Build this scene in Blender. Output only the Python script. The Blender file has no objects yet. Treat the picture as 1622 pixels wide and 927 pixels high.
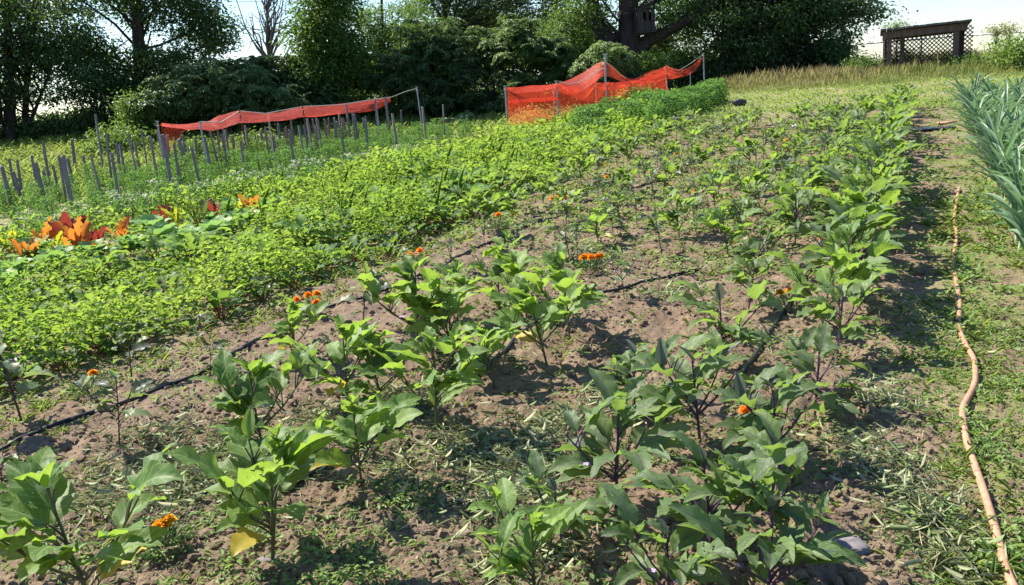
import bpy, math, random
import numpy as np
from math import radians, sin, cos, pi
from mathutils import Vector, Matrix

# ------------------------------------------------------------------ camera, sky, sun, exposure
sc = bpy.context.scene
COL = sc.collection
EYE = 1.6
PITCH, ROLL, FPX = radians(13), radians(-4), 1350.0
cam_data = bpy.data.cameras.new('camera'); cam = bpy.data.objects.new('camera', cam_data); COL.objects.link(cam)
cam.matrix_world = Matrix.Translation((0, 0, EYE)) @ Matrix.Rotation(pi/2-PITCH, 4, 'X') @ Matrix.Rotation(ROLL, 4, 'Z')
cam_data.sensor_width = 36; cam_data.lens = FPX/1622*36; cam_data.clip_end = 2000; cam_data.clip_start = 0.05
sc.camera = cam
SUN_AZ, SUN_EL = radians(55), radians(48)      # azimuth to the left of the view direction
world = bpy.data.worlds.new('World'); sc.world = world; world.use_nodes = True
wn = world.node_tree; bg = wn.nodes['Background']
sky = wn.nodes.new('ShaderNodeTexSky'); sky.sky_type = 'NISHITA'; sky.sun_disc = False
sky.sun_elevation = SUN_EL; sky.sun_rotation = -SUN_AZ; sky.dust_density = .15; sky.air_density = 1.25; sky.ozone_density = 3; sky.altitude = 50
hz = wn.nodes.new('ShaderNodeMix'); hz.data_type = 'RGBA'; hz.blend_type = 'MULTIPLY'; hz.inputs[0].default_value = 1; hz.inputs[7].default_value = (.90, .98, 1.13, 1)   # slightly cooler air
wn.links.new(sky.outputs[0], hz.inputs[6]); wn.links.new(hz.outputs[2], bg.inputs[0]); bg.inputs[1].default_value = 0.08
sd = bpy.data.lights.new('sun', 'SUN'); sd.energy = 5.0; sd.angle = radians(0.5); sd.color = (1, .93, .80)
sun = bpy.data.objects.new('sun', sd); COL.objects.link(sun)
S = Vector((-sin(SUN_AZ)*cos(SUN_EL), cos(SUN_AZ)*cos(SUN_EL), sin(SUN_EL)))
sun.rotation_euler = S.to_track_quat('Z', 'Y').to_euler(); sun.location = S*60
sc.view_settings.view_transform = 'Standard'; sc.view_settings.look = 'None'
sc.view_settings.gamma = 1; sc.view_settings.exposure = 1.2
sc.cycles.max_bounces = 5; sc.cycles.transparent_max_bounces = 12
sc.cycles.diffuse_bounces = 3; sc.cycles.glossy_bounces = 2; sc.cycles.transmission_bounces = 3

rng = np.random.default_rng(7)
rnd = random.Random(11)

# ------------------------------------------------------------------ layout helpers
A = radians(26); SA, CA = sin(A), cos(A)       # the beds run 26 degrees to the right of the view
def sp(t, w): return w*np.logaddexp(0, t/w)
def ss(a, b, t):
    t = np.clip((t-a)/(b-a), 0, 1); return t*t*(3-2*t)
def Z(x, y):
    x = np.asarray(x, float); y = np.asarray(y, float)
    u = x*SA+y*CA; v = x*CA-y*SA
    z = 0.056*(sp(u-7, 1.5)-sp(u-38, 2)) - 0.03*sp(u-44, 3)
    z = z + 0.004*(sp(u-23, 2)-sp(u-38, 2))*ss(-12, -4, v)
    z = z - 0.45*ss(-5, -11, v)*ss(8, 20, u) + 0.75*ss(-15, -28, v)*ss(8, 20, u)
    return z
def zz(x, y): return float(Z(x, y))
def uv2xy(u, v): return u*SA+v*CA, u*CA-v*SA
_M = np.array(cam.matrix_world.to_3x3())
def ray(px, py):
    d = _M @ np.array([(px-811)/FPX, -(py-463.5)/FPX, -1.0]); return d/math.hypot(d[0], d[1])
def hit(px, py, dmax=90):
    r = ray(px, py); d = 0.5
    while d < dmax and EYE+r[2]*d > float(Z(r[0]*d, r[1]*d)): d *= 1.004
    return r[0]*d, r[1]*d, d
def at(px, py, d):
    r = ray(px, py); return Vector((r[0]*d, r[1]*d, EYE+r[2]*d))

def hsh(i, j, s): 
    v = np.sin(i*127.1+j*311.7+s*74.7)*43758.5453
    return v-np.floor(v)
def vn(x, y, s=0):
    xi = np.floor(x); yi = np.floor(y); fx = x-xi; fy = y-yi
    fx = fx*fx*(3-2*fx); fy = fy*fy*(3-2*fy)
    a = hsh(xi, yi, s); b = hsh(xi+1, yi, s); c = hsh(xi, yi+1, s); d = hsh(xi+1, yi+1, s)
    return (a*(1-fx)+b*fx)*(1-fy)+(c*(1-fx)+d*fx)*fy
def fbm(x, y, s=0, o=3):
    t = 0; a = .5
    for k in range(o): t = t+a*vn(x*2**k, y*2**k, s+k*3.1); a *= .5
    return t/(1-.5**o)

# ------------------------------------------------------------------ mesh builder
class MB:
    def __init__(s): s.V = []; s.Q = []; s.T = []; s.U = []; s.R = []; s.mq = []; s.mt = []; s.n = 0
    def add(s, V, F, uv=None, r=0.5, mat=0):
        V = np.asarray(V, float).reshape(-1, 3); F = np.asarray(F, int)
        n = len(V); s.V.append(V); s.U.append(np.zeros((n, 2)) if uv is None else np.asarray(uv, float).reshape(-1, 2))
        s.R.append(np.full(n, r) if np.isscalar(r) else np.asarray(r, float).ravel())
        if F.shape[1] == 4: s.Q.append(F+s.n); s.mq.append(np.full(len(F), mat))
        else: s.T.append(F+s.n); s.mt.append(np.full(len(F), mat))
        s.n += n
    def mesh(s, name, mats, smooth=True):
        me = bpy.data.meshes.new(name)
        V = np.concatenate(s.V); U = np.concatenate(s.U); R = np.concatenate(s.R)
        Q = np.concatenate(s.Q) if s.Q else np.zeros((0, 4), int); T = np.concatenate(s.T) if s.T else np.zeros((0, 3), int)
        loops = np.concatenate([Q.ravel(), T.ravel()]); nq, nt = len(Q), len(T)
        me.vertices.add(len(V)); me.vertices.foreach_set('co', V.astype(np.float32).ravel())
        me.loops.add(len(loops)); me.loops.foreach_set('vertex_index', loops.astype(np.int32))
        me.polygons.add(nq+nt)
        me.polygons.foreach_set('loop_start', np.concatenate([np.arange(nq)*4, nq*4+np.arange(nt)*3]).astype(np.int32))
        me.polygons.foreach_set('loop_total', np.concatenate([np.full(nq, 4), np.full(nt, 3)]).astype(np.int32))
        mi = np.concatenate((s.mq or [np.zeros(0)])+(s.mt or [np.zeros(0)])).astype(np.int32)
        me.polygons.foreach_set('material_index', mi)
        me.polygons.foreach_set('use_smooth', np.full(nq+nt, smooth))
        uvl = me.uv_layers.new(name='uv'); uvl.data.foreach_set('uv', U[loops].astype(np.float32).ravel())
        at_ = me.attributes.new('rnd', 'FLOAT', 'POINT'); at_.data.foreach_set('value', R.astype(np.float32))
        for m in (mats if isinstance(mats, (list, tuple)) else [mats]): me.materials.append(m)
        me.update(); me.calc_loop_triangles(); return me

def link(name, me, parent=None):
    o = bpy.data.objects.new(name, me); COL.objects.link(o); o.parent = parent; return o
def tag(o, label, cat, group=None, kind=None):
    if label: o['label'] = label
    if cat: o['category'] = cat
    if group: o['group'] = group
    if kind: o['kind'] = kind
    return o
def empty(name, loc, rz=0, scale=1, rx=0, ry=0):
    o = bpy.data.objects.new(name, None); o.empty_display_size = .1; COL.objects.link(o)
    o.location = loc; o.rotation_euler = (rx, ry, rz); o.scale = (scale,)*3; return o
def place(name, parts, loc, rz, scale, label, cat, group=None, tilt=0):
    """a thing: an Empty with one child per (part name, mesh); the meshes may be shared between copies"""
    r = empty(name, loc, rz, scale, rx=rnd.uniform(-tilt, tilt), ry=rnd.uniform(-tilt, tilt))
    tag(r, label, cat, group)
    for pn, me in parts: link(pn, me, r)
    return r

def tube(b, pts, rad, sides=6, r=.5, mat=0, cap=True):
    P = np.array([tuple(p) for p in pts], float); n = len(P)
    rad = np.full(n, rad) if np.isscalar(rad) else np.asarray(rad, float)
    T = np.gradient(P, axis=0); T /= np.linalg.norm(T, axis=1)[:, None]+1e-9
    ref = np.array([0, 0, 1.]) if abs(T[0][2]) < .9 else np.array([1., 0, 0])
    Vs = []; a = np.arange(sides)/sides*2*pi
    for i in range(n):
        s_ = np.cross(T[i], ref); s_ /= np.linalg.norm(s_)+1e-9; q = np.cross(s_, T[i]); ref = q
        Vs.append(P[i]+rad[i]*(np.cos(a)[:, None]*s_+np.sin(a)[:, None]*q))
    V = np.concatenate(Vs); F = []
    for i in range(n-1):
        for k in range(sides):
            k2 = (k+1) % sides; F.append((i*sides+k, i*sides+k2, (i+1)*sides+k2, (i+1)*sides+k))
    L = np.concatenate([[0], np.cumsum(np.linalg.norm(np.diff(P, axis=0), axis=1))])
    uv = np.stack([np.tile(a/(2*pi), n), np.repeat(L, sides)], 1)
    b.add(V, F, uv, r, mat)
    if cap:
        for i, sg in ((0, 1), (n-1, -1)):
            ring = Vs[i]; c = ring.mean(0); VV = np.vstack([ring, c])
            b.add(VV, [(k, (k+1) % sides, sides) if sg < 0 else ((k+1) % sides, k, sides) for k in range(sides)], None, r, mat)

def box(b, c, ax, ay, az, r=.5, mat=0, jit=0):
    """box at c with half-axes ax, ay, az (vectors)"""
    c, ax, ay, az = (np.array(tuple(q), float) for q in (c, ax, ay, az))
    V = []
    for k in (-1, 1):
        for j in (-1, 1):
            for i in (-1, 1): V.append(c+ax*i+ay*j+az*k+(rng.normal(0, jit, 3) if jit else 0))
    F = [(0, 2, 3, 1), (4, 5, 7, 6), (0, 1, 5, 4), (2, 6, 7, 3), (0, 4, 6, 2), (1, 3, 7, 5)]
    V = np.array(V); VV = np.concatenate([V[list(f)] for f in F]); FF = np.arange(24).reshape(6, 4)
    b.add(VV, FF, None, r, mat)

def grid_leaf(b, base, az, el, L, W, droop=.9, fold=.25, lobe=0., nl=3, wav=.1, roll=0., r=.5, mat=0, nu=9, nv=3, shp=.75, ph=None, blunt=.85):
    """one modelled leaf: curved midrib, folded blade, lobed and waved margin"""
    if ph is None: ph = rnd.uniform(0, 6.28)
    t = np.linspace(0, 1, nu+1); ang = el-droop*t**1.3
    st = L/nu; rr = np.concatenate([[0], np.cumsum(np.cos((ang[:-1]+ang[1:])/2))*st]); hh = np.concatenate([[0], np.cumsum(np.sin((ang[:-1]+ang[1:])/2))*st])
    ca, sa = cos(az), sin(az)
    C = np.stack([rr*ca, rr*sa, hh], 1)+np.array(tuple(base))
    N = np.stack([-np.sin(ang)*ca, -np.sin(ang)*sa, np.cos(ang)], 1)
    s0 = np.array([-sa, ca, 0.]); s = s0*cos(roll)+N*sin(roll); N2 = N*cos(roll)-s0*sin(roll)
    w = np.sin(pi*np.clip(t, 0, 1)**shp)**blunt
    u = np.linspace(-1, 1, 2*nv+1)
    V = []; UV = []
    for j, uu in enumerate(u):
        side = 1 if uu > 0 else -1
        lb = 1-lobe*(.5-.5*np.cos(2*pi*nl*t+ph*.2+.5*side))*np.sin(pi*t)
        ww = W*.5*w*(1+(lb-1)*abs(uu)**2)
        hgt = fold*abs(uu)*ww+wav*W*np.sin(2*pi*nl*t+ph+1.2*side)*uu*uu*w+.035*W*np.sin(2*pi*nl*1.7*t+ph*2+abs(uu)*3)*w*abs(uu)+.04*W*np.sin(9*t*nl+ph)*abs(uu)*(1-abs(uu))*2
        V.append(C+s*(uu*ww)[:, None]+N2*hgt[:, None]); UV.append(np.stack([np.full(nu+1, uu), t], 1))
    V = np.array(V); m = nu+1; F = []
    for j in range(2*nv):
        for i in range(nu): F.append((j*m+i, (j+1)*m+i, (j+1)*m+i+1, j*m+i+1))
    b.add(V, F, np.array(UV), r, mat); return C

def hexl(b, P, az, el, L, W, fold=.3, droop=.15, roll=None, r=None, mat=0):
    """many small folded leaves or blades at once (arrays)"""
    P = np.asarray(P, float); n = len(P); e = lambda q: np.broadcast_to(np.asarray(q, float), (n,))
    az, el, L, W, fold, droop = map(e, (az, el, L, W, fold, droop))
    D = np.stack([np.cos(el)*np.cos(az), np.cos(el)*np.sin(az), np.sin(el)], 1)
    s0 = np.stack([-np.sin(az), np.cos(az), np.zeros(n)], 1); N0 = np.cross(D, s0)
    if roll is None: S_, N = s0, N0
    else:
        rl = e(roll)[:, None]; S_ = s0*np.cos(rl)+N0*np.sin(rl); N = N0*np.cos(rl)-s0*np.sin(rl)
    Lc = L[:, None]; Wc = W[:, None]; f = (fold*W)[:, None]; dr = (droop*L)[:, None]
    v0 = P; m1 = P+D*Lc*.35; m2 = P+D*Lc*.72-N*dr*.35; v3 = P+D*Lc-N*dr
    V = np.stack([v0, m1-S_*Wc*.5+N*f, m2-S_*Wc*.38+N*f*.7, v3, m2+S_*Wc*.38+N*f*.7, m1+S_*Wc*.5+N*f], 1).reshape(-1, 3)
    I = np.arange(n)[:, None]*6
    F = np.concatenate([I+np.array([0, 3, 2, 1]), I+np.array([0, 5, 4, 3])])
    uv = np.tile(np.array([[0, 0], [-1, .35], [-1, .7], [0, 1], [1, .7], [1, .35]]), (n, 1))
    if r is None: r = rng.random(n)
    b.add(V, F, uv, np.repeat(e(r), 6), mat)

# ------------------------------------------------------------------ materials
def newmat(name):
    m = bpy.data.materials.new(name); m.use_nodes = True; nt = m.node_tree
    for n in list(nt.nodes): nt.nodes.remove(n)
    return m, nt, nt.nodes.new('ShaderNodeOutputMaterial')
def N(nt, t, **k):
    n = nt.nodes.new(t)
    for a, v in k.items(): setattr(n, a, v)
    return n
def ramp(nt, fac, stops):
    r = N(nt, 'ShaderNodeValToRGB'); e = r.color_ramp.elements
    while len(e) < len(stops): e.new(.5)
    for i, (p, c) in enumerate(stops): e[i].position = p; e[i].color = (*c, 1)
    nt.links.new(fac, r.inputs[0]); return r.outputs[0]
def mth(nt, op, a, b=None, c=None, clamp=False):
    n = N(nt, 'ShaderNodeMath', operation=op); n.use_clamp = clamp
    for i, q in enumerate((a, b, c)):
        if q is None: continue
        if isinstance(q, (int, float)): n.inputs[i].default_value = q
        else: nt.links.new(q, n.inputs[i])
    return n.outputs[0]
def mixc(nt, f, a, b, mode='MIX'):
    n = N(nt, 'ShaderNodeMix', data_type='RGBA', blend_type=mode)
    for i, q in ((0, f), (6, a), (7, b)):
        if isinstance(q, (int, float)): n.inputs[i].default_value = q
        elif isinstance(q, tuple): n.inputs[i].default_value = (*q, 1)
        else: nt.links.new(q, n.inputs[i])
    return n.outputs[2]
def ramp_f(nt, f, a, b):
    n = N(nt, 'ShaderNodeMapRange'); n.inputs[1].default_value = a; n.inputs[2].default_value = b; nt.links.new(f, n.inputs[0]); return n.outputs[0]
def leafmat(name, cols, trans=(.2, .4, .05), tf=.35, rough=.5, vein=None, vstr=.5, spec=.4, blotch=None, bump=.6, period=7., vary=.25, holes=False):
    m, nt, out = newmat(name)
    at_ = N(nt, 'ShaderNodeAttribute', attribute_name='rnd'); oi = N(nt, 'ShaderNodeObjectInfo')
    k = len(cols); c = ramp(nt, at_.outputs['Fac'], [(i/(k-1) if k > 1 else 0, q) for i, q in enumerate(cols)])
    hs = N(nt, 'ShaderNodeHueSaturation'); nt.links.new(c, hs.inputs['Color'])
    nt.links.new(mth(nt, 'MULTIPLY_ADD', oi.outputs['Random'], vary*2, 1-vary), hs.inputs['Value'])
    nt.links.new(mth(nt, 'MULTIPLY_ADD', oi.outputs['Random'], -.025, .5125), hs.inputs['Hue'])
    c = hs.outputs[0]; tc = N(nt, 'ShaderNodeTexCoord')
    if bump:
        n0 = N(nt, 'ShaderNodeTexNoise'); n0.inputs['Scale'].default_value = 22; n0.inputs['Detail'].default_value = 5; nt.links.new(tc.outputs['Object'], n0.inputs['Vector'])
        c = mixc(nt, ramp_f(nt, n0.outputs['Fac'], .3, .75), c, mixc(nt, .3, c, (.20, .27, .12)))
        n9 = N(nt, 'ShaderNodeTexNoise'); n9.inputs['Scale'].default_value = 110; n9.inputs['Detail'].default_value = 1; nt.links.new(tc.outputs['Object'], n9.inputs['Vector'])
        c = mixc(nt, mth(nt, 'MULTIPLY', ramp_f(nt, n9.outputs['Fac'], .70, .74), .7), c, (.4, .38, .25))
    vm = None
    if vein or blotch:
        uvn = N(nt, 'ShaderNodeSeparateXYZ'); um = N(nt, 'ShaderNodeUVMap', uv_map='uv'); nt.links.new(um.outputs[0], uvn.inputs[0])
        au = mth(nt, 'ABSOLUTE', uvn.outputs[0])
    if blotch:
        bz = mth(nt, 'MULTIPLY', mth(nt, 'SUBTRACT', 1.0, au), blotch[1], clamp=True)
        c = mixc(nt, bz, c, blotch[0])
    if vein:
        mid = mth(nt, 'LESS_THAN', au, .055)
        w = mth(nt, 'FRACT', mth(nt, 'MULTIPLY', mth(nt, 'SUBTRACT', uvn.outputs[1], mth(nt, 'MULTIPLY', au, .22)), period))
        side = mth(nt, 'LESS_THAN', mth(nt, 'ABSOLUTE', mth(nt, 'SUBTRACT', w, .5)), .075)
        vm = mth(nt, 'MAXIMUM', mid, mth(nt, 'MULTIPLY', side, .7))
        c = mixc(nt, mth(nt, 'MULTIPLY', vm, vstr), c, vein)
    p = N(nt, 'ShaderNodeBsdfPrincipled'); nt.links.new(c, p.inputs['Base Color'])
    p.inputs['Roughness'].default_value = rough; p.inputs['Specular IOR Level'].default_value = spec
    if bump:
        no = N(nt, 'ShaderNodeTexNoise'); no.inputs['Scale'].default_value = 60; nt.links.new(tc.outputs['Object'], no.inputs['Vector'])
        h = no.outputs['Fac'] if vm is None else mth(nt, 'SUBTRACT', mth(nt, 'MULTIPLY', no.outputs['Fac'], .6), vm)
        bp = N(nt, 'ShaderNodeBump'); bp.inputs['Strength'].default_value = bump; bp.inputs['Distance'].default_value = .004
        nt.links.new(h, bp.inputs['Height']); nt.links.new(bp.outputs[0], p.inputs['Normal'])
    if tf > 0:
        t = N(nt, 'ShaderNodeBsdfTranslucent'); nt.links.new(mixc(nt, .65, c, trans), t.inputs[0])
        mx = N(nt, 'ShaderNodeMixShader'); mx.inputs[0].default_value = tf
        nt.links.new(p.outputs[0], mx.inputs[1]); nt.links.new(t.outputs[0], mx.inputs[2]); last = mx.outputs[0]
        if holes:      # insect holes right through the blade
            n7 = N(nt, 'ShaderNodeTexNoise'); n7.inputs['Scale'].default_value = 75; n7.inputs['Detail'].default_value = 1; nt.links.new(tc.outputs['Object'], n7.inputs['Vector'])
            n8 = N(nt, 'ShaderNodeTexNoise'); n8.inputs['Scale'].default_value = 7; nt.links.new(tc.outputs['Object'], n8.inputs['Vector'])
            f = mth(nt, 'GREATER_THAN', mth(nt, 'ADD', n7.outputs['Fac'], mth(nt, 'MULTIPLY', mth(nt, 'SUBTRACT', n8.outputs['Fac'], .5), .5)), .745)
            tr = N(nt, 'ShaderNodeBsdfTransparent'); m3 = N(nt, 'ShaderNodeMixShader'); nt.links.new(f, m3.inputs[0]); nt.links.new(last, m3.inputs[1]); nt.links.new(tr.outputs[0], m3.inputs[2]); last = m3.outputs[0]
        nt.links.new(last, out.inputs[0])
    else: nt.links.new(p.outputs[0], out.inputs[0])
    return m
def tallmat():
    m = leafmat('tall_grass_heads', [(.10, .20, .035), (.15, .25, .05), (.20, .27, .07)], (.45, .45, .14), .42, .7, bump=0, blotch=None)
    nt = m.node_tree; um = N(nt, 'ShaderNodeUVMap', uv_map='uv'); s = N(nt, 'ShaderNodeSeparateXYZ'); nt.links.new(um.outputs[0], s.inputs[0])
    at_ = N(nt, 'ShaderNodeAttribute', attribute_name='rnd'); f = mth(nt, 'MULTIPLY', ramp_f(nt, s.outputs[1], .25, .8), ramp_f(nt, at_.outputs['Fac'], .15, .75))
    for n in list(nt.nodes):
        if n.type == 'BSDF_PRINCIPLED':
            src = n.inputs['Base Color'].links[0].from_socket; c = mixc(nt, f, src, (.42, .30, .19))
            for l in list(src.links):
                if l.to_node != c.node: nt.links.new(c, l.to_socket)
            break
    return m
def plain(name, c1, c2, scale=8, rough=.8, bump=.4, bd=.01, stretch=(1, 1, 1), spec=.3, metal=0, detail=6):
    m, nt, out = newmat(name); tc = N(nt, 'ShaderNodeTexCoord'); mp = N(nt, 'ShaderNodeMapping'); mp.inputs['Scale'].default_value = stretch
    nt.links.new(tc.outputs['Object'], mp.inputs[0]); no = N(nt, 'ShaderNodeTexNoise'); no.inputs['Scale'].default_value = scale; no.inputs['Detail'].default_value = detail
    nt.links.new(mp.outputs[0], no.inputs['Vector'])
    c = ramp(nt, no.outputs['Fac'], [(.3, c1), (.7, c2)]); p = N(nt, 'ShaderNodeBsdfPrincipled')
    nt.links.new(c, p.inputs['Base Color']); p.inputs['Roughness'].default_value = rough; p.inputs['Specular IOR Level'].default_value = spec; p.inputs['Metallic'].default_value = metal
    bp = N(nt, 'ShaderNodeBump'); bp.inputs['Strength'].default_value = bump; bp.inputs['Distance'].default_value = bd
    nt.links.new(no.outputs['Fac'], bp.inputs['Height']); nt.links.new(bp.outputs[0], p.inputs['Normal']); nt.links.new(p.outputs[0], out.inputs[0]); return m

M = {}
M['egg_g'] = leafmat('eggplant_leaf_green', [(.06, .14, .022), (.10, .20, .03), (.15, .25, .045)], (.42, .62, .06), .45, .55, (.30, .40, .16), .75, holes=True)
M['egg_p'] = leafmat('eggplant_leaf_purple_veined', [(.05, .12, .03), (.09, .18, .036), (.15, .24, .055)], (.36, .55, .07), .42, .55, (.09, .035, .10), .75, blotch=((.12, .14, .14), .25), holes=True)
M['egg_y'] = leafmat('eggplant_leaf_dull', [(.08, .09, .09), (.06, .11, .04), (.10, .16, .045), (.2, .25, .15)], (.34, .46, .08), .4, .45, (.09, .06, .11), .5)
M['egg_tip'] = leafmat('eggplant_leaf_young_purple', [(.06, .06, .075), (.10, .13, .10), (.11, .17, .08)], (.16, .16, .10), .25, .45, (.12, .03, .15), .8)
M['yellow_leaf'] = leafmat('yellowed_leaf', [(.45, .33, .03), (.5, .42, .05)], (.7, .55, .05), .4, .5, (.4, .4, .1), .4)
M['stem_g'] = plain('eggplant_stem_green', (.07, .06, .03), (.11, .12, .05), 30, .6)
M['stem_p'] = plain('eggplant_stem_purple', (.045, .02, .05), (.10, .05, .09), 30, .5)
M['stem_y'] = plain('eggplant_stem_dark', (.03, .02, .03), (.07, .05, .05), 30, .6)
M['lilac'] = leafmat('lilac_petal', [(.55, .38, .62), (.6, .45, .68)], (.6, .45, .7), .3, .6)
M['orange'] = leafmat('marigold_petal', [(.85, .20, .004), (.92, .31, .006), (.95, .42, .01)], (.95, .5, .02), .3, .6, bump=0)
M['yorange'] = leafmat('marigold_petal_yellow', [(.9, .36, .008), (.95, .50, .015)], (.95, .6, .03), .3, .6, bump=0)
M['mg_leaf'] = leafmat('marigold_foliage', [(.03, .08, .02), (.05, .12, .03)], (.1, .25, .04), .25, .6, bump=0)
M['beet'] = leafmat('beet_leaf', [(.03, .085, .025), (.05, .13, .03), (.08, .18, .04)], (.34, .54, .05), .35, .6, (.12, .06, .05), .35, spec=.25)
M['beet_stem'] = plain('beet_stem', (.12, .01, .03), (.2, .03, .05), 20, .4)
M['cab'] = leafmat('cabbage_leaf', [(.14, .29, .09), (.19, .34, .11), (.26, .39, .14)], (.32, .56, .12), .4, .5, (.3, .42, .25), .6)
M['ch_or'] = leafmat('chard_orange', [(.42, .12, .02), (.30, .07, .02), (.40, .20, .03)], (.75, .28, .03), .5, .4, (.6, .03, .02), .7)
M['ch_red'] = leafmat('chard_red', [(.16, .02, .02), (.09, .02, .02)], (.45, .05, .03), .35, .35, (.5, .02, .05), .7)
M['ch_yel'] = leafmat('chard_lime', [(.22, .32, .02), (.34, .36, .02)], (.65, .7, .04), .5, .4, (.6, .45, .03), .6)
M['ch_dk'] = leafmat('chard_dark', [(.05, .10, .02), (.07, .13, .03)], (.25, .35, .04), .3, .35, (.45, .3, .03), .6)
M['stem_red'] = plain('chard_stem_red', (.4, .02, .03), (.5, .05, .03), 20, .35)
M['stem_or'] = plain('chard_stem_orange', (.55, .16, .02), (.6, .25, .03), 20, .35)
M['greens'] = leafmat('greens_leaf', [(.05, .12, .025), (.09, .20, .035), (.16, .28, .045), (.26, .36, .06), (.35, .40, .10)], (.46, .66, .07), .42, .75, spec=.15, bump=0)
M['weed'] = leafmat('weed_leaf', [(.08, .15, .04), (.14, .24, .06), (.24, .33, .11)], (.4, .56, .10), .38, .55, bump=0)
M['grass'] = leafmat('grass_blade', [(.13, .22, .045), (.21, .31, .07), (.33, .39, .13)], (.5, .62, .13), .4, .55, bump=0)
M['tall'] = leafmat('tall_grass', [(.10, .20, .035), (.18, .26, .05), (.34, .30, .12), (.42, .30, .17)], (.45, .45, .12), .4, .7, bump=0)
M['hay'] = leafmat('wilted_clippings', [(.18, .27, .09), (.32, .38, .18), (.46, .47, .28), (.52, .48, .32)], (.4, .45, .2), .25, .7, bump=0)
M['leek'] = leafmat('leek_leaf', [(.08, .17, .08), (.13, .23, .12), (.19, .29, .16)], (.22, .42, .15), .3, .4)
M['leek_stem'] = plain('leek_stem', (.35, .42, .25), (.45, .5, .35), 20, .5)
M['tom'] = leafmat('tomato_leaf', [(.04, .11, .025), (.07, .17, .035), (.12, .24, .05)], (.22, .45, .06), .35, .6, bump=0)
M['white_fl'] = leafmat('white_blossom', [(.65, .65, .5), (.8, .8, .68)], (.7, .7, .6), .3, .6, bump=0)
M['tall_head'] = tallmat()
M['tree_dark'] = leafmat('tree_leaf_dark', [(.026, .062, .024), (.048, .10, .032), (.09, .155, .05)], (.2, .34, .06), .32, .45, bump=0)
M['tree_mid'] = leafmat('tree_leaf_mid', [(.035, .085, .025), (.07, .14, .035), (.14, .21, .055)], (.22, .38, .05), .34, .45, bump=0)
M['tree_light'] = leafmat('tree_leaf_light', [(.05, .11, .025), (.09, .17, .035), (.15, .23, .05)], (.28, .45, .05), .35, .5, bump=0)
M['sumac'] = leafmat('sumac_leaflet', [(.028, .07, .028), (.075, .14, .045), (.21, .28, .12)], (.25, .40, .07), .34, .42, bump=0)
M['bark'] = plain('tree_bark', (.025, .02, .02), (.06, .048, .045), 6, .9, .8, .03, (1, 1, .25))
M['bark_grey'] = plain('dead_bark', (.10, .085, .08), (.17, .15, .14), 6, .9)
M['stake'] = plain('weathered_wood', (.12, .105, .115), (.23, .205, .21), 25, .9, .5, .004, (1, 1, .12))
M['pipe'] = plain('galvanised_pipe', (.25, .26, .3), (.36, .37, .41), 10, .45, .1, .002, metal=.5)
M['rod'] = plain('rusty_rod', (.06, .03, .03), (.12, .06, .05), 12, .8)
M['roof'] = plain('grey_board_roof', (.08, .07, .08), (.15, .13, .14), 10, .9, .4, .01)
M['shedwood'] = plain('brown_shed_wood', (.08, .052, .05), (.16, .11, .10), 12, .9, .5, .006, (1, 1, .2))
M['cord'] = plain('pale_cord', (.5, .47, .4), (.6, .57, .5), 10, .8)
M['black'] = plain('black_poly_pipe', (.012, .012, .014), (.03, .03, .034), 30, .38, .15, .002)
M['blackbag'] = plain('black_plastic_bag', (.02, .02, .03), (.05, .05, .07), 9, .25, 1., .05)
M['hose'] = plain('orange_hose_rubber', (.42, .16, .055), (.55, .245, .105), 12, .5, .2, .002)
M['hose_dirt'] = plain('faded_hose', (.30, .13, .08), (.40, .18, .11), 25, .6, .2, .002)
M['rock'] = plain('pale_stone', (.42, .42, .46), (.6, .6, .62), 12, .8, .6, .01)
M['box'] = plain('treehouse_boards', (.03, .026, .028), (.06, .052, .055), 14, .9, .5, .01, (1, 1, .15))

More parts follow.
